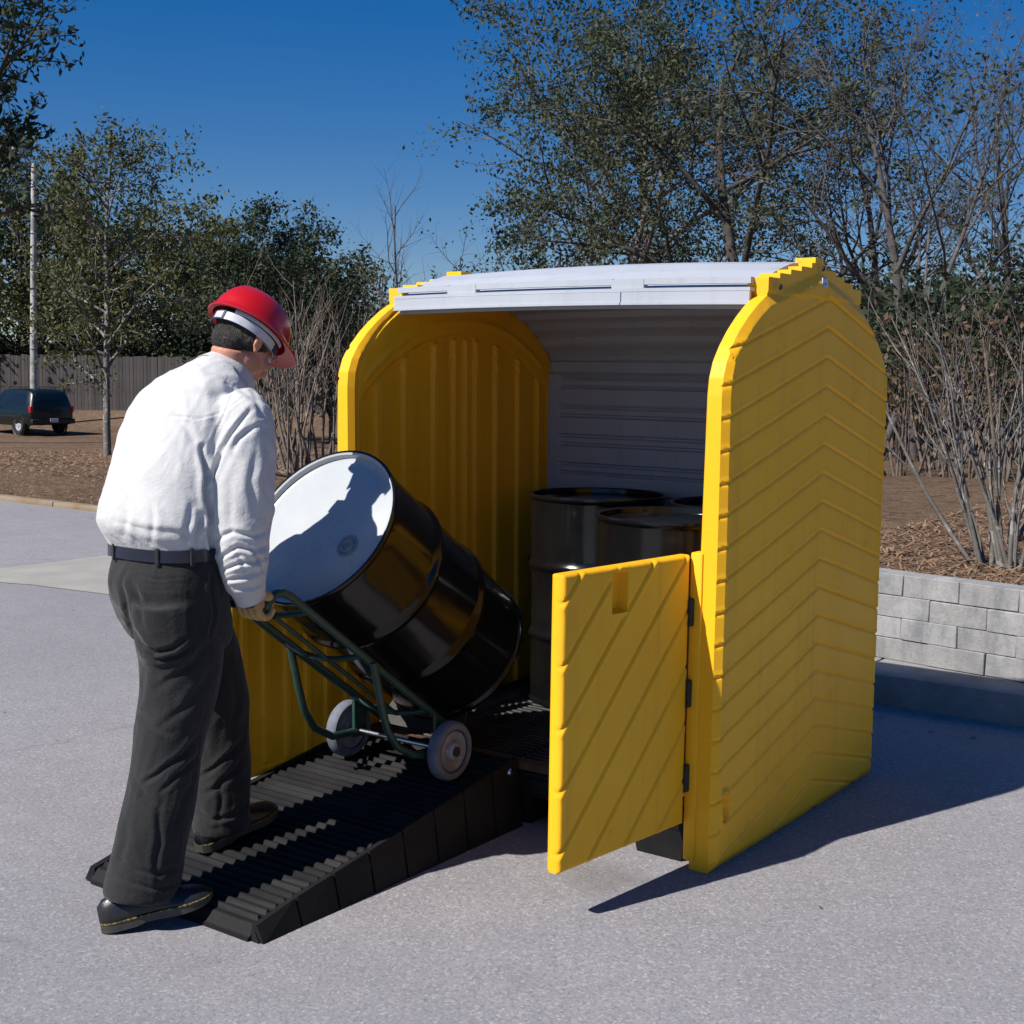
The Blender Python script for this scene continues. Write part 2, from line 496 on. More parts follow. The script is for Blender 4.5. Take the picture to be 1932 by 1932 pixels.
blocks = [block_mesh(i, BL) for i in range(5)]
halves = [block_mesh(10 + i, BL / 2) for i in range(2)]
rng = random.Random(21)
BEND = (0.62, WALL_V + 0.165)                   # the wall kinks here; it recedes a little towards the left
CORN = (-JOG_U + 0.01, WALL_V + 0.165 + 0.15 * (0.62 + JOG_U))
fill = MB()
for (p0, p1) in ((BEND, CORN), (BEND, (4.1, BEND[1])), (CORN, (CORN[0], 4.1))):
    p0v, p1v = Vector((*p0, 0)), Vector((*p1, 0))
    dr = (p1v - p0v).normalized(); L = (p1v - p0v).length
    ang = math.atan2(dr.y, dr.x)
    nrm = Vector((-dr.y, dr.x, 0))
    if nrm.y < 0 and abs(nrm.y) > 0.3 or (abs(nrm.y) < 0.3 and nrm.x < 0): nrm = -nrm
    for c in range(4):
        t = 0.0
        first = c % 2
        while t < L - 0.02:
            ln = BL / 2 if (first or L - t < BL * 0.75) else BL
            me = rng.choice(halves if ln < BL else blocks)
            q = p0v + dr * (t + ln / 2) + nrm * (BD / 2 + rng.uniform(-.005, .005))
            b = link('block', me, None, wall, (q.x, q.y, KERB_H + 0.004 + BH * (c + .5)))
            b.rotation_euler = (rng.uniform(-.01, .01), rng.uniform(-.006, .006), ang + rng.uniform(-.008, .008))
            t += ln; first = False
    Mx = Matrix.Translation(p0v) @ Matrix(((dr.x, nrm.x, 0, 0), (dr.y, nrm.y, 0, 0), (0, 0, 1, 0), (0, 0, 0, 1)))
    fill.box((0.02, 0.02, KERB_H - 0.01), (L - 0.02, BD - 0.02, KERB_H + BH * 4 - 0.006), Mx)
fill.build('joint_fill', M['mortar'], wall)
tag(wall.children[-1], kind='stuff')

# ================================================================== yellow drum shed
W, D = 1.669, 1.408
shed = shed_thing('drum_shed', 'open yellow and grey moulded plastic drum storage shed on the lot', 'shed')
ARC = [(0.0, 0.0), (0.0, 1.545), (0.006, 1.60), (0.026, 1.65), (0.062, 1.70), (0.112, 1.75), (0.172, 1.797), (0.235, 1.838), (0.292, 1.868)]
TEETH = [(0.300, 1.932), (0.385, 1.950), (0.470, 1.967), (0.555, 1.984), (0.640, 2.002), (0.668, 2.022)]  # (where it starts, its level)
def vfront(z):
    zs = [q[1] for q in ARC]; vs = [q[0] for q in ARC]
    if z <= ARC[-1][1]: return float(np.interp(z, zs, vs))
    for v, lv in TEETH:
        if z <= lv + 1e-9: return v
    return TEETH[-1][0]
def panel_rows():
    rows = list(np.arange(0.0, 1.868, 0.0062))
    rows = [(z, vfront(z)) for z in rows] + [(1.868, 0.292), (1.8685, 0.300)]
    for k, (v, lv) in enumerate(TEETH):
        z_prev = rows[-1][0]
        for z in np.arange(z_prev + 0.009, lv - 0.003, 0.009): rows.append((z, v))
        rows.append((lv - 0.0025, v + 0.0005)); rows.append((lv, v + 0.004))
        if k < len(TEETH) - 1: rows.append((lv + 0.0004, TEETH[k + 1][0]))
    return rows
RIBS_V = [0.166, 0.331, 0.522, 0.648, 0.724, 0.802, 0.947, 1.112, 1.264]
def groove(d, w, depth):
    return -depth * np.exp(-(d / w) ** 2)
def panel_mesh(sign):
    """sign=+1: the right panel, outer face at x=0; sign=-1: the left one, outer face at x=-W"""
    rows = panel_rows(); N = 150
    s = np.linspace(0, 1, N) ** 1.0
    s = 0.5 - 0.5 * np.cos(np.pi * s) * (0.35) - 0.5 * (1 - 0.35) * (1 - 2 * np.linspace(0, 1, N))
    s[0], s[-1] = 0, 1
    Z = np.array([r[0] for r in rows])[:, None] * np.ones(N)[None]
    VF = np.array([r[1] for r in rows])[:, None]
    V = VF + (D - 2 * VF) * s[None]
    edge = np.minimum(V - VF, (D - VF) - V)
    # distance to the rim of the arch, roughly
    zarc = np.interp(np.minimum(V, D - V), [q[0] for q in ARC] + [0.75], [q[1] for q in ARC] + [1.985]); zarc = np.where(Z < 1.545, np.maximum(zarc, Z + .5), zarc)
    rim = np.minimum(edge, np.where(Z > 1.2, np.clip((zarc - Z), 0, 9) * 0.75 + 0.0, 9)); rim = np.minimum(rim, Z * 0.9 + 0.0)
    rr = 0.026
    e = np.clip(rim / rr, 0, 1)
    roundoff = -(1 - e) * 0.019
    outer = roundoff.copy()
    # chevron grooves
    for k in range(-7, 17):
        zk = 0.229 + 0.1035 * k
        d = Z - (zk - 0.268 * np.abs(V - 0.775))
        gd = groove(d, 0.0052, 0.0070) + 0.0022 * np.exp(-((d - 0.011) / 0.008) ** 2)
        inside = (V > 0.0) & (rim > -1) & (Z < 1.93)
        outer += np.where(inside, gd, 0)
    # inset line along the front edge, and a faint overall bow
    band = (V > 0.052) & (V < D - 0.04) & (Z < 1.88)
    outer += np.where(band, -0.004, 0.0)
    for v in RIBS_V:                             # the inner ribs telegraph faintly through
        outer += 0.0016 * np.exp(-((V - v) / 0.03) ** 2) * smooth01((Z - .15) / .2) * smooth01((1.8 - Z) / .2)
    outer += 0.006 * np.sin(np.pi * np.clip(V / D, 0, 1)) + 0.0012 * fnoise(V, Z, 6.0, 11)
    # moulded oval near the front foot
    q = np.sqrt(((V - 0.072) / 0.026) ** 2 + ((Z - 0.205) / 0.050) ** 2)
    outer += np.where(q < 1, -0.018 * (1 - q ** 4), 0) + 0.009 * np.exp(-((q - 1.15) / 0.17) ** 2)
    # the other face: arched field with upright ribs
    zz = 1.765 - 0.30 * (np.abs(V - 0.72) / 0.70) ** 2.2
    field = smooth01((V - 0.055) / 0.012) * smooth01((D - 0.06 - V) / 0.012) * smooth01((zz - Z) / 0.012)
    inner = roundoff * 0.8 - 0.014 * field
    bead = np.exp(-((Z - (zz + 0.052)) / 0.014) ** 2) * (Z > 1.2) * smooth01((V - .06) / .05) * smooth01((D - .1 - V) / .05)
    inner += 0.010 * bead
    inner += -0.012 * np.exp(-((V - VF - 0.042) / 0.008) ** 2) * (Z < 1.86)
    for v in RIBS_V:
        wv = 0.017 if v in (0.648, 0.724) else 0.020
        inner += 0.017 * field * smooth01((wv - np.abs(V - v)) / 0.007) * smooth01((zz - 0.012 - Z) / 0.02)
    inner += 0.0012 * fnoise(V, Z, 5.0, 12)
    t = 0.079 + 0.024 * (1 - Z / 1.95)
    taper = smooth01((Z - 1.86) / 0.02)
    t = t * (1 - taper) + 0.105 * taper
    Xo = outer; Xi = -t - inner
    if sign > 0: A, B = Xo, Xi
    else: A, B = -W - Xo, -W - Xi
    R = len(rows)
    P = np.concatenate([np.stack([A, V, Z], -1).reshape(-1, 3), np.stack([B, V, Z], -1).reshape(-1, 3)])
    i = np.arange(R * N).reshape(R, N); j = i + R * N
    fo = np.stack([i[:-1, :-1], i[:-1, 1:], i[1:, 1:], i[1:, :-1]], -1).reshape(-1, 4)
    fi = np.stack([j[:-1, :-1], j[1:, :-1], j[1:, 1:], j[:-1, 1:]], -1).reshape(-1, 4)
    def strip(a, b): return np.stack([a[:-1], a[1:], b[1:], b[:-1]], -1)
    rimf = [strip(i[:, 0], j[:, 0]), strip(j[:, -1], i[:, -1]), strip(j[0], i[0]), strip(i[-1], j[-1])]
    F = np.concatenate([fo, fi] + rimf)
    if sign < 0: F = F[:, ::-1]
    me = np_mesh('side_panel', P, F, True)
    me.set_sharp_from_angle(angle=rad(24))
    return me
sp = link('side_panel', panel_mesh(1), M['yellow'], shed)
sp['label'] = 'shaded yellow side panel with chevron grooves'
sp2 = link('side_panel', panel_mesh(-1), M['yellow'], shed)
sp2['label'] = 'yellow side panel with upright ribs inside'
mb = MB(); mb.bbox((0.003, 0.69, 1.922), (0.0075, 0.735, 1.952), 0.001, 1)
mb.build('sticker', M['sticker'], sp)
for v, z in ((0.352, 1.902), (0.70, 1.985)):
    mb = MB(); mb.lathe([(0.0, 0.006), (0.008, 0.006), (0.011, 0.0)], 12, Matrix.Translation((0.002, v, z)) @ Matrix.Rotation(math.pi / 2, 4, 'Y'))
    mb.build('bolt', M['dark_steel'], sp, 40)

# grey rear wall with long pressed ribs
def rear_wall():
    x0, x1 = -W + 0.085, -0.085
    xs = np.unique(np.concatenate([np.linspace(x0, x1, 30), [x0 + .05, x0 + .058, x0 + .066, x1 - .05, x1 - .058, x1 - .066]]))
    zs = np.arange(0.02, 1.660, 0.0065)
    X, Z = np.meshgrid(xs, zs)
    h = np.zeros_like(X)
    fx = smooth01((X - x0 - 0.05) / 0.014) * smooth01((x1 - 0.05 - X) / 0.014)
    for z in np.arange(0.12, 1.60, 0.131):
        a = np.abs(Z - z - 0.005)
        h += fx * (0.017 * smooth01((0.030 - a) / 0.007) - 0.013 * smooth01((0.017 - a) / 0.006))
    h += 0.012 * smooth01((Z - 1.600) / 0.012)
    YA = D - 0.045 - 0.018 - h * -1.0 - 0.0 + 0.0 * X
    YA = D - 0.07 + h
    YB = np.full_like(X, D - 0.03)
    R, N = X.shape
    P = np.concatenate([np.stack([X, YA, Z], -1).reshape(-1, 3), np.stack([X, YB, Z], -1).reshape(-1, 3)])
    i = np.arange(R * N).reshape(R, N); j = i + R * N
    fo = np.stack([i[:-1, :-1], i[:-1, 1:], i[1:, 1:], i[1:, :-1]], -1).reshape(-1, 4)
    fi = np.stack([j[:-1, :-1], j[1:, :-1], j[1:, 1:], j[:-1, 1:]], -1).reshape(-1, 4)
    def strip(a, b): return np.stack([a[:-1], a[1:], b[1:], b[:-1]], -1)
    F = np.concatenate([fo, fi, strip(i[:, 0], j[:, 0]), strip(j[:, -1], i[:, -1]), strip(j[0], i[0]), strip(i[-1], j[-1])])
    me = np_mesh('rear_wall', P, F, True); me.set_sharp_from_angle(angle=rad(40))
    return me
link('rear_wall', rear_wall(), M['grey'], shed)
# grey roof: ribbed curved sheet between the two panels, a little crowned in the middle
def roof_sheet(v0, v1, lift, ribs, thick=0.014, crown=0.018, rib_h=0.010, front=1.0):
    x0, x1 = -W + 0.066, -0.066
    xs = np.linspace(x0, x1, 34)
    vs = np.linspace(v0, v1, 150)
    base_v = [0.0, 0.03, 0.09, 0.17, 0.26, 0.36, 0.47, 0.58, 0.704]
    base_z = [1.62, 1.675, 1.745, 1.807, 1.858, 1.900, 1.934, 1.957, 1.968]
    zz = np.interp(np.minimum(vs, D - vs), base_v, base_z) + lift
    dz = np.gradient(zz, vs); nrm = np.stack([-dz, np.ones_like(dz)], -1); nrm /= np.linalg.norm(nrm, axis=1)[:, None]
    h = np.zeros_like(vs)
    if ribs:
        per = ribs
        ph = (np.arange(len(vs)) / (len(vs) - 1.0) * (per)) % 1.0
        h = rib_h * smooth01((0.32 - np.abs(ph - 0.5)) / 0.10)
    X, Vv = np.meshgrid(xs, vs)
    cr = crown * (1 - ((X - (x0 + x1) / 2) / ((x1 - x0) / 2)) ** 2) * (front + (1 - front) * smooth01((Vv - 0.3) / 0.35))
    lz = lift * (0.0 if front == 1.0 else 1.0) * 0.6 * smooth01((vs - 0.3) / 0.4); zz = zz + lz
    Zt = zz[:, None] + h[:, None] * nrm[:, 1:2] + cr; Yt = Vv + h[:, None] * nrm[:, 0:1]
    Zb = zz[:, None] - thick + h[:, None] * nrm[:, 1:2] + cr; Yb = Vv + h[:, None] * nrm[:, 0:1]
    R, N = X.shape
    P = np.concatenate([np.stack([X, Yt, Zt], -1).reshape(-1, 3), np.stack([X, Yb, Zb], -1).reshape(-1, 3)])
    i = np.arange(R * N).reshape(R, N); j = i + R * N
    fo = np.stack([i[:-1, :-1], i[:-1, 1:], i[1:, 1:], i[1:, :-1]], -1).reshape(-1, 4)
    fi = np.stack([j[:-1, :-1], j[1:, :-1], j[1:, 1:], j[:-1, 1:]], -1).reshape(-1, 4)
    def strip(a, b): return np.stack([a[:-1], a[1:], b[1:], b[:-1]], -1)
    F = np.concatenate([fo, fi, strip(i[:, 0], j[:, 0]), strip(j[:, -1], i[:, -1]), strip(j[0], i[0]), strip(i[-1], j[-1])])
    me = np_mesh('roof', P, F, True); me.set_sharp_from_angle(angle=rad(40))
    return me
roof = link('roof', roof_sheet(0.29, D - 0.028, -0.03, 12, crown=0.010, rib_h=0.020), M['grey'], shed)
cover = link('roll_top_cover', roof_sheet(0.30, 1.05, 0.026, 0, crown=0.017, front=0.4), M['grey'], shed)
# the cover's front edge: lip, hand slots and lower valance
def crown_z(x):
    xm, hw = -W / 2, W / 2 - 0.075
    return 0.007 * (1 - ((x - xm) / hw) ** 2)
mb = MB()
segs = 26
xs = np.linspace(-W + 0.075, -0.075, segs + 1)
def strip_box(mb, x0, x1, y0, y1, z0, z1, n=8):
    for k in range(n):
        a = x0 + (x1 - x0) * k / n; b = x0 + (x1 - x0) * (k + 1) / n
        ca, cb = crown_z(a), crown_z(b)
        vs = [(a, y0, z0 + ca), (b, y0, z0 + cb), (b, y1, z0 + cb), (a, y1, z0 + ca), (a, y0, z1 + ca), (b, y0, z1 + cb), (b, y1, z1 + cb), (a, y1, z1 + ca)]
        fs = [(0, 3, 2, 1), (4, 5, 6, 7), (0, 1, 5, 4), (2, 3, 7, 6)]
        if k == 0: fs.append((3, 0, 4, 7))
        if k == n - 1: fs.append((1, 2, 6, 5))
        mb.add(vs, fs)
mb = MB(); strip_box(mb, -W + 0.070, -0.062, 0.262, 0.330, 1.886, 1.898, 24)
mb.build('lip', M['grey'], cover)
SL = [(-W + 0.08, -1.335), (-1.20, -0.60), (-0.47, -0.066)]           # stretches with an open slot
for a, b in ((-1.335, -1.20), (-0.60, -0.47)):
    mb = MB(); strip_box(mb, a, b, 0.272, 0.300, 1.8985, 1.930, 3)
    mb.build('bridge', M['grey'], cover)
for a, b in SL:
    mb = MB(); strip_box(mb, a, b, 0.274, 0.300, 1.911, 1.932, 10); mb.build('slot_edge', M['grey'], cover)
for a, b, yo in ((-W + 0.075, -1.30, 0.0), (-1.298, -0.555, -0.004), (-0.553, -0.064, 0.0)):
    mb = MB(); strip_box(mb, a, b, 0.262 + yo, 0.276 + yo, 1.845, 1.885, 10)
    strip_box(mb, a, b, 0.256 + yo, 0.2618 + yo, 1.841, 1.849, 10)
    mb.build('valance', M['grey'], cover)

# half doors
DW, DH, DT = 0.628, 0.885, 0.052
def door_mesh(outer_groove=True):
    N, R = 150, 200
    xs = np.linspace(0, DW, N); zs = np.linspace(0, DH, R)
    X, Z = np.meshgrid(xs, zs)
    e = np.minimum(np.minimum(X, DW - X), np.minimum(Z, DH - Z))
    ee = np.clip(e / 0.016, 0, 1)
    rnd = -(1 - np.sqrt(1 - (1 - ee) ** 2)) * 0.012
    h = rnd.copy()
    for k in range(-8, 9):                       # slanted grooves rising towards the hinge
        d = (Z - 0.055 - 0.186 * k - 1.05 * (DW - X)) / 1.45
        fade = smooth01((e - 0.002) / 0.012) if False else 1.0
        h += groove(d, 0.0048, 0.0065) + 0.0022 * np.exp(-((d + 0.011) / 0.007) ** 2)
    hx, hz = DW - 0.262, DH - 0.080             # moulded hand recess
    a = np.maximum(np.abs(X - hx) / 0.036, np.abs(Z - hz) / 0.062)
    pocket = smooth01((1.0 - a) / 0.12)
    h = h * (1 - smooth01((1.35 - a) / 0.3)) - 0.032 * pocket
    h += 0.0010 * fnoise(X, Z, 7.0, 31)
    g = rnd.copy()
    for v in np.arange(0.075, DW, 0.098):
        g += 0.012 * smooth01((0.020 - np.abs(X - v)) / 0.008) * smooth01((e - 0.035) / 0.015)
    g += -0.010 * smooth01((e - 0.03) / 0.012)
    P = np.concatenate([np.stack([X, -h, Z], -1).reshape(-1, 3), np.stack([X, DT + g, Z], -1).reshape(-1, 3)])
    i = np.arange(R * N).reshape(R, N); j = i + R * N
    fo = np.stack([i[:-1, :-1], i[:-1, 1:], i[1:, 1:], i[1:, :-1]], -1).reshape(-1, 4)
    fi = np.stack([j[:-1, :-1], j[1:, :-1], j[1:, 1:], j[:-1, 1:]], -1).reshape(-1, 4)
    def strip(a, b): return np.stack([a[:-1], a[1:], b[1:], b[:-1]], -1)
    F = np.concatenate([fo, fi, strip(i[:, 0], j[:, 0]), strip(j[:, -1], i[:, -1]), strip(j[0], i[0]), strip(i[-1], j[-1])])
    return P, F
def hinges(parent):
    for z in (0.155, 0.435, 0.70):
        mb = MB(); mb.bbox((-0.010, -0.012, z - 0.045), (0.010, 0.006, z + 0.045), 0.003, 1)
        mb.build('hinge', M['dark_steel'], parent)
P, F = door_mesh()
# right door: in its own frame x runs from the hinge to the free edge, y from the outside inwards
def place_door(P, F, hx, hy, ang, mirror):
    X = P[:, 0] * (1 if mirror else -1)
    Q = P.copy(); Q[:, 0] = X
    me = np_mesh('door', Q, F if mirror else F[:, ::-1], True)
    me.set_sharp_from_angle(angle=rad(48))
    o = link('door', me, M['yellow'], shed)
    o.location = (hx, hy, 0.152); o.rotation_euler = (0, 0, ang)
    hinges(o)
    return o
for xs_ in ((-0.109, -0.066), (-W + 0.066, -W + 0.106)):
    mb = MB(); mb.bbox((xs_[0], -0.008, 0.03), (xs_[1], 0.045, 1.045), 0.006, 2); mb.build('hinge_jamb', M['yellow'], shed, 40)
d1 = place_door(P, F, -0.103, -0.014, rad(83.5), False); d1['label'] = 'half door with slanted grooves swung open'
d2 = place_door(P, F, -W + 0.110, -0.004, rad(-95), True); d2['label'] = 'half door swung open, ribbed inner side showing'

# ================================================================== black spill pallet under the shed
pal = shed_thing('spill_pallet', 'low black plastic spill pallet under the drums inside the shed', 'pallet')
PX0, PX1, PY0, PY1, PZ = -W + 0.118, -0.118, 0.022, D - 0.085, 0.218
mb = MB()
mb.bbox((PX0, PY0, 0.105), (PX1, PY1, PZ - 0.022), 0.012, 2)
mb.build('basin', M['black_plastic'], pal, 40)
nx = 5
fw = 0.205
for k in range(nx):
    for y0, y1 in ((PY0 + 0.004, PY0 + 0.30), (PY0 + 0.5, PY0 + 0.8), (PY1 - 0.3, PY1 - 0.004)):
        x0 = PX0 + 0.004 + k * (PX1 - PX0 - 0.008 - fw) / (nx - 1)
        mb = MB()
        vs = [(x0 + .018, y0 + .018, 0.0), (x0 + fw - .018, y0 + .018, 0.0), (x0 + fw - .018, y1 - .018, 0.0), (x0 + .018, y1 - .018, 0.0), (x0, y0, .112), (x0 + fw, y0, .112), (x0 + fw, y1, .112), (x0, y1, .112)]
        mb.add(vs, [(0,3,2,1),(4,5,6,7),(0,1,5,4),(1,2,6,5),(2,3,7,6),(3,0,4,7)])
        mb.build('foot', M['black_plastic'], pal)
for k in range(6):                               # raised bosses on the front face
    x0 = PX0 + 0.06 + k * 0.235
    mb = MB(); mb.bbox((x0, PY0 - 0.010, 0.128), (x0 + 0.15, PY0 + 0.006, 0.178), 0.006, 2); mb.build('boss', M['black_plastic'], pal, 40)
mb = MB()
mb.bbox((PX0, PY0, PZ - 0.02), (PX1, PY0 + 0.045, PZ + 0.008), 0.004, 1)
mb.build('front_rail', M['rust_strip'], pal, 40)
mb = MB()
mb.bbox((PX0, PY0 + 0.05, PZ - 0.02), (PX0 + 0.05, PY1, PZ + 0.004), 0.004, 1)
mb.bbox((PX1 - 0.05, PY0 + 0.05, PZ - 0.02), (PX1, PY1, PZ + 0.004), 0.004, 1)
mb.bbox((PX0 + 0.052, PY1 - 0.05, PZ - 0.02), (PX1 - 0.052, PY1, PZ + 0.004), 0.004, 1)
mb.build('rim', M['black_plastic'], pal, 40)
gx0, gx1, gy0, gy1 = PX0 + 0.054, PX1 - 0.054, PY0 + 0.05, PY1 - 0.054
xm = (gx0 + gx1) / 2
bar = MB(); bar.bbox((0, -0.008, 0), (xm - gx0 - 0.006, 0.008, 0.020), 0.003, 1)
bar_me = bar.mesh('grating_bar'); bar_me.materials.append(M['dusty_black'])
for sx in (gx0, xm + 0.006):
    y = gy0 + 0.014
    while y < gy1 - 0.01:
        link('grating_bar', bar_me, None, pal, (sx, y, PZ - 0.018)); y += 0.034
for x in np.linspace(gx0 + 0.02, gx1 - 0.02, 13):
    mb = MB(); mb.box((x - .006, gy0, PZ - 0.022), (x + .006, gy1, PZ - 0.006)); mb.build('grating_runner', M['dusty_black'], pal)

# ================================================================== loading ramp
rp = shed_thing('loading_ramp', 'black ribbed plastic loading ramp leading up to the shed', 'ramp')
RX0, RX1, RV0, RV1 = -1.530, -0.785, -1.268, 0.008
def ramp_z(v):
    return 0.058 + 0.150 * (v + 1.225)
def ramp_deck():
    ys = np.arange(RV0, RV1, 0.0042); xs = np.array([RX0 + .018, RX0 + .024, RX0 + 0.03, -1.4, -1.2, -1.0, RX1 - 0.03, RX1 - .024, RX1 - 0.018])
    X, Y = np.meshgrid(xs, ys)
    Z = ramp_z(Y) - 0.012
    lip = smooth01((Y - RV0) / 0.03)
    Z = Z * lip + 0.012 * (1 - lip)
    ph = ((Y - RV0) / 0.0345) % 1.0
    rib = smooth01((0.25 - np.abs(ph - 0.5)) / 0.13)
    inset = ((X > RX0 + .026) & (X < RX1 - .026)).astype(float)
    Z = Z + 0.0125 * rib * inset * (Y > RV0 + 0.022)
    R, N = X.shape
    i = np.arange(R * N).reshape(R, N)
    F = np.stack([i[:-1, :-1], i[:-1, 1:], i[1:, 1:], i[1:, :-1]], -1).reshape(-1, 4)
    me = np_mesh('ribbed_deck', np.stack([X, Y, Z], -1).reshape(-1, 3), F, True); me.set_sharp_from_angle(angle=rad(35))
    return me
link('ribbed_deck', ramp_deck(), M['black_plastic'], rp)
vs_ = np.linspace(RV0 + 0.012, RV1, 9)
for side, xo, xi in ((1, RX1, RX1 - 0.02), (-1, RX0, RX0 + 0.02)):
    for k in range(8):
        a, b = vs_[k] + 0.004, vs_[k + 1] - 0.004
        bow = 0.004 * (k % 2)
        za, zb = (ramp_z(a) if k else 0.044), ramp_z(b)
        flare = 0.028
        mb = MB()
        def P4(xx, y, z): return (xx, y, z)
        o_ = xo + side * flare
        vs = [(o_, a - .004 * 0, 0.0), (o_, b, 0.0), (xo, b, zb + .004), (xo, a, za + .004), (xi, a, 0.0), (xi, b, 0.0), (xi, b, zb + .002), (xi, a, za + .002)]
        mb.add(vs, [(0, 1, 2, 3), (7, 6, 5, 4), (0, 3, 7, 4), (1, 5, 6, 2), (3, 2, 6, 7), (0, 4, 5, 1)])
        mb.build('side_panel', M['black_plastic'], rp)
    mb = MB()
    vs = [(xo + side * .014, RV0 + .01, 0.0), (xo + side * .014, RV1, 0.0), (xo - side * .004, RV1, ramp_z(RV1) - .004), (xo - side * .004, RV0 + .012, .03), (xi, RV0 + .01, 0), (xi, RV1, 0), (xi, RV1, ramp_z(RV1) - .006), (xi, RV0 + .012, .028)]
    mb.add(vs, [(0, 1, 2, 3), (7, 6, 5, 4), (0, 3, 7, 4), (1, 5, 6, 2), (3, 2, 6, 7), (0, 4, 5, 1)])
    mb.build('side_web', M['black_plastic'], rp)
mb = MB()
mb.box((RX0 + .02, RV0, 0.0), (RX1 - .02, RV0 + 0.012, 0.0115))
mb.build('toe_edge', M['black_plastic'], rp)
for x in (RX1 + 0.0, RX0):
    mb = MB(); mb.lathe([(0.0, 0.008), (0.010, 0.007), (0.014, 0.0)], 14, Matrix.Translation((x + (0.006 if x > -1 else -0.006), -0.045, 0.205)) @ Matrix.Rotation(math.pi / 2 if x > -1 else -math.pi / 2, 4, 'Y'))
    mb.build('bolt', M['bright_steel'], rp, 40)

# ================================================================== drums
DR, DHT = 0.288, 0.88
def drum_prof():
    r = DR
    return [(r - .004, 0.0), (r + .004, 0.0), (r + .006, .008), (r + .003, .017), (r - .004, .022), (r - .003, .05), (r - .003, .26), (r - .001, .272), (r + .007, .282), (r + .011, .293), (r + .007, .304), (r - .001, .314), (r - .003, .326),
            (r - .003, .552), (r - .001, .564), (r + .007, .574), (r + .011, .585), (r + .007, .596), (r - .001, .606), (r - .003, .618), (r - .003, .82), (r - .005, .852), (r - .004, .858), (r + .003, .863), (r + .006, .871), (r + .004, .88), (r - .004, .88)]
shell = MB().lathe(drum_prof(), 72, cap0=True).mesh('shell', 50); shell.materials.append(M['drum_black'])
def lid_mesh(mat_):
    mb = MB().lathe([(DR - .004, .8795), (DR - .010, .876), (DR - .012, .858), (DR - .020, .8545), (DR - .045, .8555), (DR - .052, .858), (0.12, .8585), (0.0005, .8585)], 72)
    me = mb.mesh('lid', 50); me.materials.append(mat_); return me
lid_white = lid_mesh(M['lid_pale']); lid_black = lid_mesh(M['drum_black'])
def bung_mesh(r):
    return MB().lathe([(r + .010, .0), (r + .010, .004), (r + .004, .0045), (r, .0015), (r * .86, .0015), (r * .84, .007), (r * .6, .0078), (r * .55, .003), (0.0005, .003)], 28).mesh('bung', 40)
bung_big, bung_small = bung_mesh(0.029), bung_mesh(0.014)
bung_big.materials.append(M['chrome']); bung_small.materials.append(M['drum_black'])
bung_dark = bung_big.copy(); bung_dark.materials.clear(); bung_dark.materials.append(M['drum_black'])
def drum(label, mat4, lid, bmat, bang, small=True):
    t = empty('drum', (0, 0, 0), 0, label, 'drum', 'steel drums')
    t.matrix_world = mat4
    link('shell', shell, None, t)
    ld = link('lid', lid, None, t)
    link('bung', bung_big if bmat else bung_dark, None, ld, (0.205 * math.cos(bang), 0.205 * math.sin(bang), .858) if not bmat else (0.150 * math.cos(bang), 0.150 * math.sin(bang), .858))
    if small: link('bung', bung_small, None, ld, (-0.2 * math.cos(bang), -0.2 * math.sin(bang), .858))
    return t
RZ = Matrix.Rotation(-AZ, 4, 'Z')
def shed_mat(x, y, z, rot=Matrix.Identity(4)):
    return Matrix.Translation(SW(x, y, z)) @ RZ @ rot
ZD = PZ + 0.003
drum('upright gloss black drum at the back left of the shed floor', shed_mat(-1.114, 1.036, ZD), lid_black, None, rad(200))
drum('upright gloss black drum nearest the right half door', shed_mat(-0.452, 0.515, ZD), lid_black, None, rad(150))
drum('upright gloss black drum at the back right, mostly hidden', shed_mat(-0.470, 1.10, ZD), lid_black, None, rad(250))
# the drum on the truck: its lid faces back towards the man
TILT = rad(36)
e_ax = Vector((0, -math.cos(TILT), math.sin(TILT)))      # bottom -> lid, in shed axes
n_ax = Vector((0, math.sin(TILT), math.cos(TILT)))
LIDC = Vector((-1.125, -0.652, 1.106))
base = LIDC - e_ax * DHT
xa = Vector((1, 0, 0))
ya = e_ax.cross(xa)
rot = Matrix((xa, ya, e_ax)).transposed().to_4x4()
drum('tilted black drum with pale blue grey lid riding on the hand truck', shed_mat(base.x, base.y, base.z, rot), lid_white, True, rad(-20) if (ya.z > 0) else rad(20), small=False)

# ================================================================== hand truck
M['car_black'] = simple('black rubber ring', (0.012, 0.012, 0.013), None, 8, 0.7)
ht = shed_thing('hand_truck', 'dark green two wheeled hand truck under the tilted drum', 'hand truck', -1.125, -0.26)
H0 = Vector((-1.125, -0.26, 0.0))
def rail_pt(s, off=0.0):
    """s metres up the rail from the toe plate, off metres off the drum side"""
    foot = LIDC - e_ax * DHT - n_ax * (DR + 0.030)
    return foot + e_ax * s + n_ax * off
RT = 0.0135
HANDLE = (1.086, -0.078)
for sx in (0.175, -0.175):
    pts = [rail_pt(s) + Vector((sx, 0, 0)) - H0 for s in (-0.02, 0.3, 0.6, 0.9, 1.02)]
    pts += [rail_pt(1.055, -0.006) + Vector((sx, 0, 0)) - H0, rail_pt(1.078, -0.024) + Vector((sx, 0, 0)) - H0, rail_pt(1.086, -0.050) + Vector((sx * .995, 0, 0)) - H0, rail_pt(*HANDLE) + Vector((sx * 0.95, 0, 0)) - H0]
    MB().tube(pts, RT, 10).build('rail', M['green_paint'], ht, 60)
pts = [rail_pt(*HANDLE) + Vector((x, 0, 0)) - H0 for x in (-0.17, -0.08, 0, 0.08, 0.17)]
MB().tube(pts, RT, 10).build('handle', M['green_paint'], ht, 60)
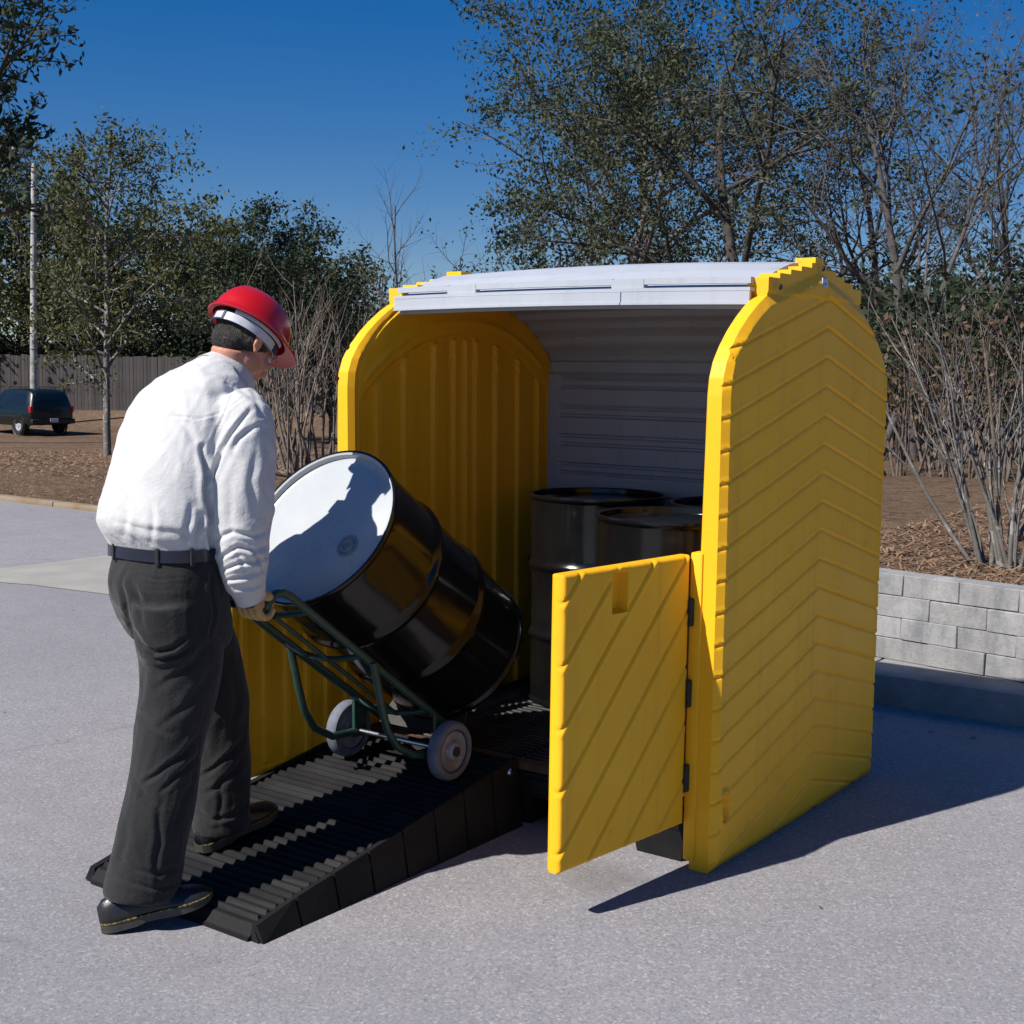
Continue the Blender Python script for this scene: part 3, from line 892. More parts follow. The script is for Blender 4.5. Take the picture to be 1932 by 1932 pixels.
for s, dip in ((0.92, 0.03), (0.62, 0.034), (0.20, 0.034)):
    pts = [rail_pt(s, -dip * (1 - (x / 0.172) ** 2)) + Vector((x, 0, 0)) - H0 for x in np.linspace(-0.172, 0.172, 9)]
    MB().tube(pts, 0.010, 8).build('crossbar', M['green_paint'], ht, 60)
for sx in (0.045, -0.045):
    pts = [rail_pt(s, -0.036) + Vector((sx, 0, 0)) - H0 for s in (0.2, 0.62, 0.92)]
    MB().tube(pts, 0.008, 8).build('centre_bar', M['green_paint'], ht, 60)
WC_Y, WR = -0.25, 0.103
WC_Z = ramp_z(WC_Y) + 0.002 + WR
def world_pts(lst): return [Vector(a) - H0 for a in lst]
for sx in (0.188, -0.188):
    x = -1.125 + sx
    top = rail_pt(0.575) ; top.x = x
    pts = world_pts([top, (x, -0.555, 0.53), (x, -0.525, 0.435), (x, -0.475, 0.365), (x, -0.385, 0.315), (x, WC_Y - .01, WC_Z)])
    MB().tube(pts, RT, 10).build('strut', M['green_paint'], ht, 60)
    a = rail_pt(0.13); a.x = x * 1.0
    mb = MB()
    pl = [(WC_Y - 0.025, WC_Z - 0.02), (WC_Y + 0.025, WC_Z - 0.022), (a.y + 0.03, a.z - 0.012), (a.y - 0.045, a.z + 0.028)]
    mb.prism([(q[0] - H0.y, q[1]) for q in pl], 0, sx - 0.006, sx + 0.006)
    mb.build('axle_bracket', M['green_paint'], ht)
MB().tube(world_pts([(-1.125 - .262, WC_Y, WC_Z), (-1.125 + .262, WC_Y, WC_Z)]), 0.009, 10).build('axle', M['bright_steel'], ht, 60)
tyre_me = MB().lathe([(WR - .030, -.021), (WR - .008, -.023), (WR - .001, -.015), (WR, 0), (WR - .001, .015), (WR - .008, .023), (WR - .030, .021), (WR - .034, .012), (WR - .034, -.012)], 44).mesh('tyre', 50)
tyre_me.materials.append(M['tyre'])
hub_me = MB().lathe([(0.012, -.020), (0.030, -.020), (0.034, -.008), (WR - .040, -.010), (WR - .033, -.017), (WR - .031, .017), (WR - .040, .010), (0.036, .008), (0.030, .024), (0.026, .027), (0.012, .027), (0.011, .031), (0.0005, .032)], 44).mesh('hub', 40)
hub_me.materials.append(M['hub'])
for sx in (0.2345, -0.2345):
    Mw = Matrix.Rotation((math.pi / 2) if sx > 0 else -math.pi / 2, 4, 'Y')
    w = link('wheel', tyre_me, None, ht, Vector((-1.125 + sx, WC_Y, WC_Z)) - H0)
    w.rotation_euler = (0, math.pi / 2 if sx > 0 else -math.pi / 2, 0)
    link('hub', hub_me, None, w)
    MB().lathe([(WR - .0335, .0175), (WR - .0275, .0225), (WR - .0265, .0218), (WR - .0325, .0165)], 44).build('rim_groove', M['car_black'], w, 40)
    MB().lathe([(0.011, .028), (0.017, .029), (0.017, .034), (0.0005, .036)], 16).build('hub_cap', M['dark_steel'], w, 40)
mb = MB()
foot = LIDC - e_ax * DHT - n_ax * (DR + 0.045)
for sx0, sx1 in ((-0.19, 0.19),):
    c = [foot + Vector((sx, 0, 0)) + n_ax * t - e_ax * q - H0 for q in (0.004, 0.010) for sx, t in ((sx0, 0), (sx1, 0), (sx1 * .8, .20), (sx0 * .8, .20))]
    mb.add(c, [(0, 1, 2, 3), (7, 6, 5, 4), (0, 4, 5, 1), (1, 5, 6, 2), (2, 6, 7, 3), (3, 7, 4, 0)])
mb.build('toe_plate', M['dark_steel'], ht)

# ================================================================== the man
M['shirt'] = None
def cloth_mat(name, c1, c2, weave=900.0, rough=0.85, sheen=0.2, bs=0.25):
    m, n, l, b = new_mat(name)
    co = coords(n, l, 'Object')
    nz = noise(n, l, 9.0, 5, 0.6, co)
    l.new(mixc(n, l, ramp(n, l, nz, ((0.35, 0.0), (0.65, 1.0))), c1, c2), b.inputs['Base Color'])
    b.inputs['Roughness'].default_value = rough
    b.inputs['Sheen Weight'].default_value = sheen
    b.inputs['Specular IOR Level'].default_value = 0.2
    w = noise(n, l, 14.0, 6, 0.66, co, 0.9)
    w2 = noise(n, l, 48.0, 5, 0.6, co, 1.5)
    ad = n.new('ShaderNodeMath'); ad.operation = 'MULTIPLY_ADD'; l.new(w2, ad.inputs[0]); ad.inputs[1].default_value = 0.35; l.new(w, ad.inputs[2])
    bump(n, l, b, ad.outputs[0], bs, 0.014)
    return m
M['shirt'] = cloth_mat('white cotton shirt', (0.54, 0.54, 0.54), (0.50, 0.50, 0.51), bs=0.32)
M['trousers'] = cloth_mat('charcoal cotton trousers', (0.0150, 0.0155, 0.0165), (0.021, 0.021, 0.0215), sheen=0.15, bs=0.40)
M['skin'] = simple('skin', (0.50, 0.24, 0.165), (0.43, 0.185, 0.125), 22.0, 0.5, 0.06, 160)
M['hair'] = simple('dark brown hair', (0.010, 0.007, 0.006), (0.040, 0.030, 0.027), 90.0, 0.5, 1.0, 260, cscale=(1, 1, 0.25))
M['leather'] = simple('black leather', (0.010, 0.010, 0.012), (0.016, 0.016, 0.018), 12.0, 0.28, 0.12, 90, rough2=0.42)
M['sole'] = simple('shoe sole rubber', (0.055, 0.050, 0.042), (0.035, 0.032, 0.028), 20.0, 0.6, 0.1)
M['welt'] = simple('yellow welt stitching', (0.24, 0.185, 0.05), (0.03, 0.027, 0.02), 140.0, 0.7, stops=(0.44, 0.54))
M['belt'] = simple('navy black leather belt', (0.008, 0.010, 0.022), (0.012, 0.015, 0.03), 14.0, 0.22, 0.06, 120)
M['glove'] = simple('tan leather work glove', (0.50, 0.33, 0.13), (0.40, 0.25, 0.09), 26.0, 0.8, 0.4, 120)
M['cuff_dark'] = simple('dark glove cuff', (0.03, 0.034, 0.045), (0.05, 0.052, 0.06), 26.0, 0.8, 0.4, 120)
M['red_shell'] = simple('red hard hat shell', (0.48, 0.006, 0.010), (0.44, 0.005, 0.008), 3.0, 0.3, 0.02, 60, coat=0.2)
M['band_white'] = simple('grey white headband plastic', (0.55, 0.57, 0.62), (0.45, 0.48, 0.56), 40.0, 0.5)
M['band_blue'] = simple('navy suspension strap', (0.014, 0.020, 0.055), (0.02, 0.028, 0.07), 40.0, 0.6)
M['lens'] = simple('pale lens and brass frame', (0.30, 0.25, 0.12), (0.2, 0.18, 0.12), 60.0, 0.3)

man = shed_thing('person', 'man in red hard hat, white shirt and dark trousers tilting back the loaded hand truck', 'person', -1.18, -1.22)
MO = Vector((-1.18, -1.22, 0.0))
CAMV = Vector((0, 0, CAM_H))
def at_u(px, py, u):
    """shed-frame point where the sight line through a photo pixel (1932 grid) crosses the upright plane u metres left of the shed's right side"""
    d = _r2 * ((px - 966) / 2535.5) - _u2 * ((py - 966) / 2535.5) + _f
    nu = Vector((-CA, SA, 0)); P0 = SW(-u, 0, 0)
    q = CAMV + d * ((P0 - CAMV).dot(nu) / d.dot(nu))
    dx, dy = q.x - OX, q.y - OY
    return Vector((dx * CA - dy * SA, dx * SA + dy * CA, q.z))
def ring(c, a, b, tilt=0.0, n=40, ex=2.3, yaw=0.0, side=0.0):
    """a: half width across, b: half depth fore-aft; tilt leans the ring's front edge down"""
    ax = Vector((math.cos(yaw), math.sin(yaw), 0))
    fw = Vector((-math.sin(yaw), math.cos(yaw), 0))
    up = Vector((0, 0, 1))
    bx = fw * math.cos(tilt) - up * math.sin(tilt)
    ax = ax * math.cos(side) + up * math.sin(side)
    out = []
    for k in range(n):
        q = 2 * math.pi * k / n
        cq, sq = math.cos(q), math.sin(q)
        out.append(Vector(c) + ax * (a * math.copysign(abs(cq) ** (2 / ex), cq)) + bx * (b * math.copysign(abs(sq) ** (2 / ex), sq)))
    return out
def limb(pts, rs, n=28, caps=True):
    """rings square to the path; rs holds radii or (a, b) pairs"""
    pts = [Vector(p) for p in pts]
    rings_ = []
    ref = Vector((1, 0, 0))
    for i, c in enumerate(pts):
        t = (pts[min(i + 1, len(pts) - 1)] - pts[max(i - 1, 0)]).normalized()
        a = (ref - t * ref.dot(t)).normalized(); b = t.cross(a)
        r = rs[i] if isinstance(rs[i], tuple) else (rs[i], rs[i])
        rings_.append([c + a * (r[0] * math.cos(2 * math.pi * k / n)) + b * (r[1] * math.sin(2 * math.pi * k / n)) for k in range(n)])
    return rings_
def refine(pts, rs, k=3):
    """Catmull-Rom in between, so lofts bend smoothly"""
    P = [Vector(p) for p in pts]
    out, ro = [], []
    rs = [r if isinstance(r, tuple) else (r, r) for r in rs]
    for i in range(len(P) - 1):
        p0, p1, p2, p3 = P[max(i - 1, 0)], P[i], P[i + 1], P[min(i + 2, len(P) - 1)]
        for j in range(k):
            t = j / k
            out.append(0.5 * ((2 * p1) + (p2 - p0) * t + (2 * p0 - 5 * p1 + 4 * p2 - p3) * t * t + (3 * p1 - p0 - 3 * p2 + p3) * t ** 3))
            ro.append(tuple(rs[i][m] * (1 - t) + rs[i + 1][m] * t for m in (0, 1)))
    out.append(P[-1]); ro.append(rs[-1])
    return out, ro
def ellipsoid(c, r, Mx=None, n=24, m=14):
    rings_ = []
    for i in range(1, m):
        t = math.pi * i / m
        rings_.append([Vector((r[0] * math.sin(t) * math.cos(2 * math.pi * k / n), r[1] * math.sin(t) * math.sin(2 * math.pi * k / n), -r[2] * math.cos(t))) for k in range(n)])
    rings_ = [[((Mx.to_3x3() @ p) if Mx else p) + Vector(c) for p in rg] for rg in rings_]
    return rings_
def union(mb, voxel, smooth_it=4, lam=0.5):
    """voxel-remesh the overlapping closed lofts into one skin, then relax it"""
    me = mb.mesh('tmp')
    ob = bpy.data.objects.new('tmp', me); COL.objects.link(ob)
    md = ob.modifiers.new('r', 'REMESH'); md.mode = 'VOXEL'; md.voxel_size = voxel; md.use_smooth_shade = True
    dg = bpy.context.evaluated_depsgraph_get(); dg.update()
    out = bpy.data.meshes.new_from_object(ob.evaluated_get(dg))
    bpy.data.objects.remove(ob); bpy.data.meshes.remove(me)
    relax(out, smooth_it, lam)
    return out
def get_co(me):
    a = np.empty(len(me.vertices) * 3, np.float32); me.vertices.foreach_get('co', a); return a.reshape(-1, 3).astype(float)
def set_co(me, a):
    me.vertices.foreach_set('co', np.ascontiguousarray(a, np.float32).ravel()); me.update()
def get_no(me):
    a = np.empty(len(me.vertices) * 3, np.float32); me.vertices.foreach_get('normal', a); return a.reshape(-1, 3).astype(float)
def relax(me, it, lam=0.5):
    if not it: return
    ed = np.empty(len(me.edges) * 2, np.int32); me.edges.foreach_get('vertices', ed); ed = ed.reshape(-1, 2)
    co = get_co(me); n = len(co)
    deg = np.bincount(ed.ravel(), minlength=n).astype(float)[:, None]
    for _ in range(it):
        acc = np.zeros_like(co)
        for d in range(3):
            acc[:, d] = np.bincount(ed[:, 0], co[ed[:, 1], d], n) + np.bincount(ed[:, 1], co[ed[:, 0], d], n)
        co = co + lam * (acc / np.maximum(deg, 1) - co)
    set_co(me, co)
R3, U3, F3 = np.array(_r2), np.array(_u2), np.array(_f)
def folds(me, lines, seed=0, billow=0.0011, wr=0.0, gain=1.0):
    """press creases into cloth. lines: (points, width px, depth m) traced on the side the photo shows;
    each vertex there sinks or rises along its own normal. Loose billow and wrinkles go all round."""
    co = get_co(me); no = get_no(me)
    rs = np.random.RandomState(seed)
    Wc = np.stack([OX + co[:, 0] * CA + co[:, 1] * SA, OY - co[:, 0] * SA + co[:, 1] * CA, co[:, 2] - CAM_H], -1)
    Wn = np.stack([no[:, 0] * CA + no[:, 1] * SA, -no[:, 0] * SA + no[:, 1] * CA, no[:, 2]], -1)
    zc = Wc @ F3
    P = np.stack([966 + 2535.5 * (Wc @ R3) / zc, 966 - 2535.5 * (Wc @ U3) / zc], -1)
    P = P + 2.2 * np.stack([np.sin(P[:, 1] * .07 + 1.3 * np.sin(P[:, 0] * .03)), np.sin(P[:, 0] * .06 + 1.1 * np.sin(P[:, 1] * .04))], -1)
    face = smooth01((-(Wn * Wc).sum(1) / np.linalg.norm(Wc, axis=1) - 0.02) / 0.25)
    disp = np.zeros(len(co))
    for pts, w, d in lines:
        pts = np.array(pts, float)
        L = np.linalg.norm(np.diff(pts, axis=0), axis=1); tot = L.sum(); run = 0.0
        best = np.full(len(co), 1e9); bt = np.zeros(len(co)); sg = np.zeros(len(co))
        for i in range(len(pts) - 1):
            ab = pts[i + 1] - pts[i]; rel = P - pts[i]
            t = np.clip(rel @ ab / (ab @ ab), 0, 1)
            dv_ = rel - t[:, None] * ab; dist = np.linalg.norm(dv_, axis=1)
            k = dist < best
            best[k] = dist[k]; bt[k] = ((run + t * L[i]) / tot)[k]
            sg[k] = np.sign(ab[0] * rel[:, 1] - ab[1] * rel[:, 0])[k]
            run += L[i]
        tap = np.sin(np.pi * np.clip(bt * 0.9 + 0.05, 0, 1)) ** 0.6
        s_ = best * sg
        # one side of a crease is sharp, the other swells
        disp += -d * tap * (np.exp(-(s_ / w) ** 2) - 0.65 * np.exp(-((s_ - 2.0 * w) / (1.3 * w)) ** 2) - 0.35 * np.exp(-((s_ + 2.2 * w) / (1.5 * w)) ** 2))
    disp *= face * gain
    for k in range(8):
        q = rs.normal(size=3); q /= np.linalg.norm(q); f = rs.uniform(14, 34)
        disp += billow * np.sin(co @ q * f + rs.uniform(0, 6.28))
    if wr:
        for k in range(7):
            q = rs.normal(size=3) * np.array([1, 1, .45]); q /= np.linalg.norm(q); f = rs.uniform(55, 110)
            w2 = rs.normal(size=3) * 9
            g = np.sin(co @ q * f + 2.2 * np.sin(co @ w2 + k))
            disp += wr * np.maximum(g, 0) ** 2 * (0.5 + 0.5 * np.sin(co @ rs.normal(size=3) * 6 + k))
    set_co(me, co + no * disp[:, None])
def finish(name, me, material, parent=None):
    me.name = name
    set_co(me, get_co(me) - np.array(MO))
    me.materials.clear()
    me.polygons.foreach_set('use_smooth', [True] * len(me.polygons))
    return link(name, me, material, parent or man)

# ---- key points in the shed frame
UC = 1.18
TORSO = [  # px, py of the centre line, half width, half depth, lean
    (311, 1046, .178, .122, 0.00), (309, 1030, .186, .130, 0.00), (300, 1004, .204, .150, 0.02), (295, 985, .212, .156, 0.04), (297, 955, .212, .152, 0.06), (305, 915, .208, .145, 0.10),
    (314, 875, .206, .140, 0.14), (326, 830, .208, .136, 0.20), (341, 790, .206, .130, 0.28), (356, 757, .188, .118, 0.36), (374, 733, .160, .106, 0.46), (394, 716, .118, .092, 0.58), (410, 704, .088, .084, 0.68), (420, 698, .070, .072, 0.74)]
TORSO = [(px + (7 if py > 700 else 0), py, a * (.93 if 740 < py < 1020 else .97), b * (.92 if 740 < py < 1020 else .97), t) for px, py, a, b, t in TORSO]
torso_rings = [ring(at_u(px, py, UC), a, b, t, ex=2.35) for px, py, a, b, t in TORSO]
R_ARM = [((440, 762), 1.03, .070), ((456, 790), .995, .088), ((459, 830), .985, .092), ((457, 880), .978, .093), ((455, 930), .972, .091), ((454, 985), .968, .088), ((455, 1030), .967, .081), ((457, 1065), .968, .073), ((461, 1094), .972, .062), ((468, 1116), .974, .049), ((470, 1122), .975, .045)]
r_arm = [at_u(*px, u) for px, u, r in R_ARM]; r_arm_r = [r for *_, r in R_ARM]
HAND_R = at_u(486, 1148, 0.972)
sm = torso_rings and at_u(356, 757, UC)
l_arm = [Vector((-1.29, sm.y + .03, 1.475)), Vector((-1.325, sm.y + .05, 1.43)), Vector((-1.345, sm.y + .075, 1.34)), Vector((-1.355, sm.y + .085, 1.21)), Vector((-1.335, sm.y + .085, 1.11)), Vector((-1.30, HAND_R.y - .01, 1.01)), Vector((-1.275, HAND_R.y + .0, 0.955))]
l_arm_r = [.06, .074, .080, .078, .072, .054, .042]
# ---- shirt
mb = MB()
mb.loft(torso_rings)
p, r = refine(r_arm, r_arm_r); mb.loft(limb(p, r))
p, r = refine(l_arm, l_arm_r); mb.loft(limb(p, r))
for px, py, rr, u in ((385, 742, .075, 1.10), (338, 748, .07, 1.27)):
    mb.loft(ellipsoid(at_u(px, py, u), (rr * 1.2, rr * .9, rr * .8)))
shirt_me = union(mb, 0.0052, 9)
SF = [
    ([(383, 840), (386, 900), (393, 960), (397, 1010), (404, 1040)], 4.5, .022), ([(470, 775), (452, 800), (430, 835), (408, 870), (392, 900)], 4.0, .011), ([(488, 800), (470, 812), (452, 828), (440, 850)], 4.0, .008),
    ([(415, 862), (404, 895), (396, 925)], 3.0, .009), ([(300, 770), (345, 800), (375, 840), (383, 870)], 7.0, .004), ([(430, 720), (470, 745), (494, 780)], 5.0, .006), ([(445, 700), (478, 740), (490, 770)], 4.0, .005),
    ([(500, 810), (506, 870), (500, 930), (492, 970)], 7.0, .006), ([(478, 860), (474, 920), (480, 975)], 7.0, .005), ([(440, 900), (432, 960), (436, 1010)], 8.0, .004),
    ([(408, 1018), (440, 1006), (480, 1010), (505, 1000)], 4.0, .008), ([(414, 1050), (446, 1034), (478, 1040), (503, 1026)], 3.6, .011), ([(420, 1075), (452, 1064), (480, 1062), (500, 1050)], 3.4, .012), ([(430, 1096), (462, 1090), (494, 1076)], 3.2, .011), ([(444, 1112), (470, 1108), (494, 1098)], 2.8, .008), ([(470, 1036), (488, 1056), (497, 1074)], 3.4, .009), ([(432, 1032), (450, 1052), (466, 1080)], 3.2, .006),
    ([(236, 1010), (240, 975), (232, 930)], 6.0, .005), ([(286, 1020), (290, 985), (280, 945)], 5.5, .004), ([(352, 1030), (352, 995), (364, 950)], 5.5, .006), ([(374, 1033), (372, 1005), (382, 965)], 4.5, .009), ([(386, 1036), (385, 1012), (392, 985)], 3.5, .009),
    ([(262, 772), (310, 786), (365, 790), (420, 776), (458, 752)], 1.8, .0028), ([(446, 728), (428, 765), (408, 810), (392, 856)], 1.9, .004),
    ([(205, 985), (250, 992), (300, 1002), (350, 1012), (385, 1018)], 6.0, .004)]
folds(shirt_me, SF, 3, 0.0012, 0.0016, 0.9)
relax(shirt_me, 1, 0.2)
shirt = finish('shirt', shirt_me, M['shirt'])
# collar
c0 = at_u(428, 678, UC); fwd = Vector((0, 1, 0))
def band(rings_out, rings_in):
    mb_ = MB(); n = len(rings_out[0])
    mb_.loft(rings_out + rings_in[::-1], caps=False)
    k = len(rings_out) + len(rings_in)
    for i in range(n):
        j = (i + 1) % n
        mb_.f.append(((k - 1) * n + i, (k - 1) * n + j, j, i))
    return mb_
def off(mb_): mb_.v = [tuple(Vector(a) - MO) for a in mb_.v]; return mb_
lo = at_u(421, 716, UC); hi = at_u(439, 700, UC); CT = 0.78
ro = [ring(lo, .094, .104, CT, ex=2.0), ring(lo.lerp(hi, .35), .088, .098, CT, ex=2.0), ring(lo.lerp(hi, .75), .079, .092, CT, ex=2.0), ring(hi, .074, .088, CT, ex=2.0)]
ri = [ring(lo, .086, .096, CT, ex=2.0), ring(lo.lerp(hi, .35), .080, .090, CT, ex=2.0), ring(lo.lerp(hi, .75), .073, .086, CT, ex=2.0), ring(hi, .069, .083, CT, ex=2.0)]
off(band(ro, ri)).build('collar', M['shirt'], shirt, 60)
# cuff
c1, c2 = r_arm[-2], r_arm[-1]
dv = (HAND_R - at_u(464, 1098, .973)).normalized()
cu = at_u(468, 1116, .974)
def band_limb(A, B, r0, r1, t):
    ra = limb([A, A.lerp(B, .5), B], [r0, (r0 + r1) / 2, r1]); rb = limb([A, A.lerp(B, .5), B], [r0 - t, (r0 + r1) / 2 - t, r1 - t])
    return band(ra, rb)
off(band_limb(cu - dv * .022, cu + dv * .026, .0500, .0460, .004)).build('cuff', M['shirt'], shirt, 60)
ldv = (l_arm[-1] - l_arm[-2]).normalized()
off(band_limb(l_arm[-1] - ldv * .02, l_arm[-1] + ldv * .03, .0455, .0425, .004)).build('cuff', M['shirt'], shirt, 60)

# ---- trousers
PEL = [(311, 1040, .180, .124), (311, 1052, .182, .127), (311, 1075, .188, .138), (313, 1100, .194, .148), (318, 1130, .196, .150), (326, 1165, .190, .143), (336, 1195, .172, .128), (345, 1215, .14, .11)]
PEL = [(px + 3, py, a * .965, b * .965) for px, py, a, b in PEL]
pel_rings = [ring(at_u(px, py, UC), a, b, 0.0, ex=2.35) for px, py, a, b in PEL]
R_LEG = [((330, 1130), 1.10, (.098, .130)), ((336, 1190), 1.10, (.110, .130)), ((343, 1245), 1.11, (.112, .122)), ((337, 1310), 1.115, (.106, .114)), ((324, 1375), 1.12, (.100, .105)), ((312, 1440), 1.125, (.097, .102)), ((301, 1510), 1.13, (.097, .101)), ((288, 1580), 1.135, (.098, .104)), ((276, 1640), 1.14, (.101, .109)), ((268, 1680), 1.14, (.102, .111)), ((266, 1693), 1.14, (.098, .107))]
L_LEG = [((345, 1140), 1.265, (.095, .125)), ((370, 1200), 1.265, (.104, .122)), ((393, 1260), 1.265, (.104, .112)), ((408, 1330), 1.265, (.098, .102)), ((415, 1395), 1.265, (.092, .095)), ((418, 1460), 1.265, (.088, .092)), ((419, 1515), 1.265, (.087, .094)), ((419, 1552), 1.265, (.088, .097)), ((419, 1566), 1.265, (.085, .094))]
r_leg = [at_u(*px, u) for px, u, r in R_LEG]; l_leg = [at_u(*px, u) for px, u, r in L_LEG]
mb = MB(); mb.loft(pel_rings)
for pts, L in ((r_leg, R_LEG), (l_leg, L_LEG)):
    p, r = refine(pts, [q[2] for q in L]); mb.loft(limb(p, r))
tr_me = union(mb, 0.0055, 9)
TF = [
    ([(302, 1060), (300, 1082)], 1.8, .003), ([(258, 1084), (262, 1150), (305, 1166), (346, 1150), (352, 1088)], 1.6, .0022), ([(398, 1200), (392, 1300), (372, 1420), (352, 1540), (338, 1680)], 1.8, .003),
    ([(262, 1216), (290, 1230), (325, 1224), (352, 1210)], 4.0, .012), ([(270, 1232), (300, 1244), (336, 1238), (364, 1222)], 3.6, .010), ([(268, 1220), (252, 1190), (238, 1150), (232, 1105), (244, 1078)], 4.5, .009), ([(246, 1085), (262, 1130), (270, 1180)], 4.5, .006),
    ([(396, 1080), (402, 1120), (404, 1165), (398, 1200)], 3.0, .011), ([(262, 1085), (305, 1092), (350, 1092)], 2.0, .0045), ([(258, 1108), (305, 1115), (352, 1114)], 2.0, .003),
    ([(276, 1262), (266, 1300), (264, 1330)], 5.0, .006), ([(400, 1205), (370, 1245), (330, 1280), (295, 1300)], 6.0, .006), ([(405, 1250), (385, 1290), (345, 1340), (300, 1370)], 6.5, .005), ([(262, 1345), (290, 1370), (325, 1385)], 5.5, .006),
    ([(378, 1390), (345, 1425), (300, 1460), (265, 1476)], 4.0, .010), ([(372, 1425), (350, 1450), (320, 1480), (300, 1492)], 4.0, .009), ([(250, 1470), (270, 1500), (300, 1520)], 5.5, .006), ([(365, 1480), (340, 1510), (330, 1560)], 5.0, .005),
    ([(305, 1500), (300, 1560), (296, 1620), (298, 1685)], 5.5, .006), ([(222, 1620), (255, 1640), (300, 1648), (335, 1640)], 4.5, .007), ([(212, 1650), (245, 1668), (290, 1676), (330, 1668)], 4.0, .008), ([(240, 1540), (236, 1590), (226, 1640)], 5.5, .005),
    ([(458, 1395), (435, 1425), (405, 1450), (382, 1462)], 4.5, .009), ([(462, 1430), (440, 1460), (410, 1485), (385, 1495)], 4.5, .008), ([(372, 1530), (400, 1545), (440, 1540), (466, 1525)], 4.0, .008), ([(412, 1470), (416, 1510), (414, 1560)], 5.0, .005), ([(440, 1280), (446, 1330), (440, 1370)], 6.0, .005)]
folds(tr_me, TF, 7, 0.0012, 0.0014, 0.8)
relax(tr_me, 1, 0.2)
trousers = finish('trousers', tr_me, M['trousers'])
# belt, loops, pocket welt
b0, b1 = at_u(311, 1026, UC), at_u(311, 1048, UC)
b0 += Vector((0, .004, 0)); b1 += Vector((0, .004, 0))
ro = [ring(b0, .185, .130, 0, ex=2.35), ring(b1, .185, .131, 0, ex=2.35)]; ri = [ring(b0, .177, .122, 0, ex=2.35), ring(b1, .177, .123, 0, ex=2.35)]
belt = off(band(ro, ri)).build('belt', M['belt'], man, 50)
bc = (b0 + b1) / 2
for ang in (-150, -112, -60, -20, 60, 120):
    q = rad(ang); cq, sq = math.cos(q), math.sin(q)
    pt = Vector((.187 * math.copysign(abs(cq) ** (2 / 2.35), cq), .1325 * math.copysign(abs(sq) ** (2 / 2.35), sq), 0))
    Mx = Matrix.Translation(bc + pt - MO) @ Matrix.Rotation(math.atan2(sq / .136, cq / .19), 4, 'Z')
    mb = MB(); mb.bbox((-.004, -.006, -.026), (.003, .006, .024), .002, 1, Mx); mb.build('belt_loop', M['trousers'], trousers)

# ---- shoes
def shoe(heel, toe, width, lift_h):
    """heel and toe: contact points under the sole"""
    ax = (toe - heel); L = ax.length; ax.normalize()
    sd = ax.cross(Vector((0, 0, 1))).normalized(); up = sd.cross(ax)
    Mx = Matrix((( sd.x, ax.x, up.x, heel.x), (sd.y, ax.y, up.y, heel.y), (sd.z, ax.z, up.z, heel.z), (0, 0, 0, 1)))
    def outline(s):   # half width along the length
        return width / 2 * float(np.interp(s, [0, .04, .12, .3, .5, .68, .8, .9, .96, 1.0], [.35, .62, .78, .80, .82, 1.0, 1.0, .84, .6, .25]))
    ss = [0, .02, .05, .1, .16, .22, .3, .38, .46, .54, .62, .7, .78, .85, .91, .955, .985, 1.0]
    top = lambda s: float(np.interp(s, [0, .05, .15, .3, .4, .5, .6, .72, .85, .94, 1.0], [.070, .088, .100, .104, .100, .088, .076, .064, .056, .047, .030]))
    def seat(s): return float(np.interp(s, [0, .3, .36, .7, .9, 1.0], [.0, .0, .006, .002, .005, .016]))
    rings_u, rings_s, rings_w = [], [], []
    for s in ss:
        w = outline(s); y = s * L
        b = .026 + (0 if s > .33 else .004)
        rg = []
        for k in range(24):
            q = 2 * math.pi * k / 24; cq, sq = math.cos(q), math.sin(q)
            hgt = top(s)
            x = w * .95 * math.copysign(abs(cq) ** .8, cq) * (1.0 if sq < 0 else (1 - .30 * sq ** 2))
            z = b + (hgt - b) * max(sq, 0) ** 1.0 if sq > 0 else b + .006 * sq
            rg.append(Mx @ Vector((x, y, z)))
        rings_u.append(rg)
        def slab(wf, z0, z1, oy=0.0):
            return [Mx @ Vector((x, y + oy, z)) for x, z in ((-w * wf, z0), (-w * wf * 1.0, z1), (w * wf, z1), (w * wf, z0))]
        rings_s.append(slab(1.0, seat(s), .0245))
        rings_w.append(slab(1.035, .0248, .0285))
    g = empty('x', (0, 0, 0)) if False else None
    up_me = MB().loft(rings_u)
    sh = off(up_me).build('shoe', M['leather'], man, 70)
    off(MB().loft(rings_s)).build('sole', M['sole'], sh, 40)
    off(MB().loft(rings_w)).build('welt', M['welt'], sh, 40)
    for s in (.40, .47, .54):          # laces
        y = s * L; z = top(s) + .001; w = outline(s) * .34
        mb = MB(); mb.tube([Mx @ Vector((-w, y, z - .006)), Mx @ Vector((0, y + .003, z + .001)), Mx @ Vector((w, y, z - .006))], .0028, 6); off(mb).build('lace', M['leather'], sh, 60)
    return sh
shoe(Vector((-1.190, -1.470, 0.002)), Vector((-1.005, -1.213, 0.060)), .112, 0)
shoe(Vector((-1.272, -1.035, ramp_z(-1.035) + .003)), Vector((-1.262, -0.715, ramp_z(-0.715) + .003)), .112, 0)

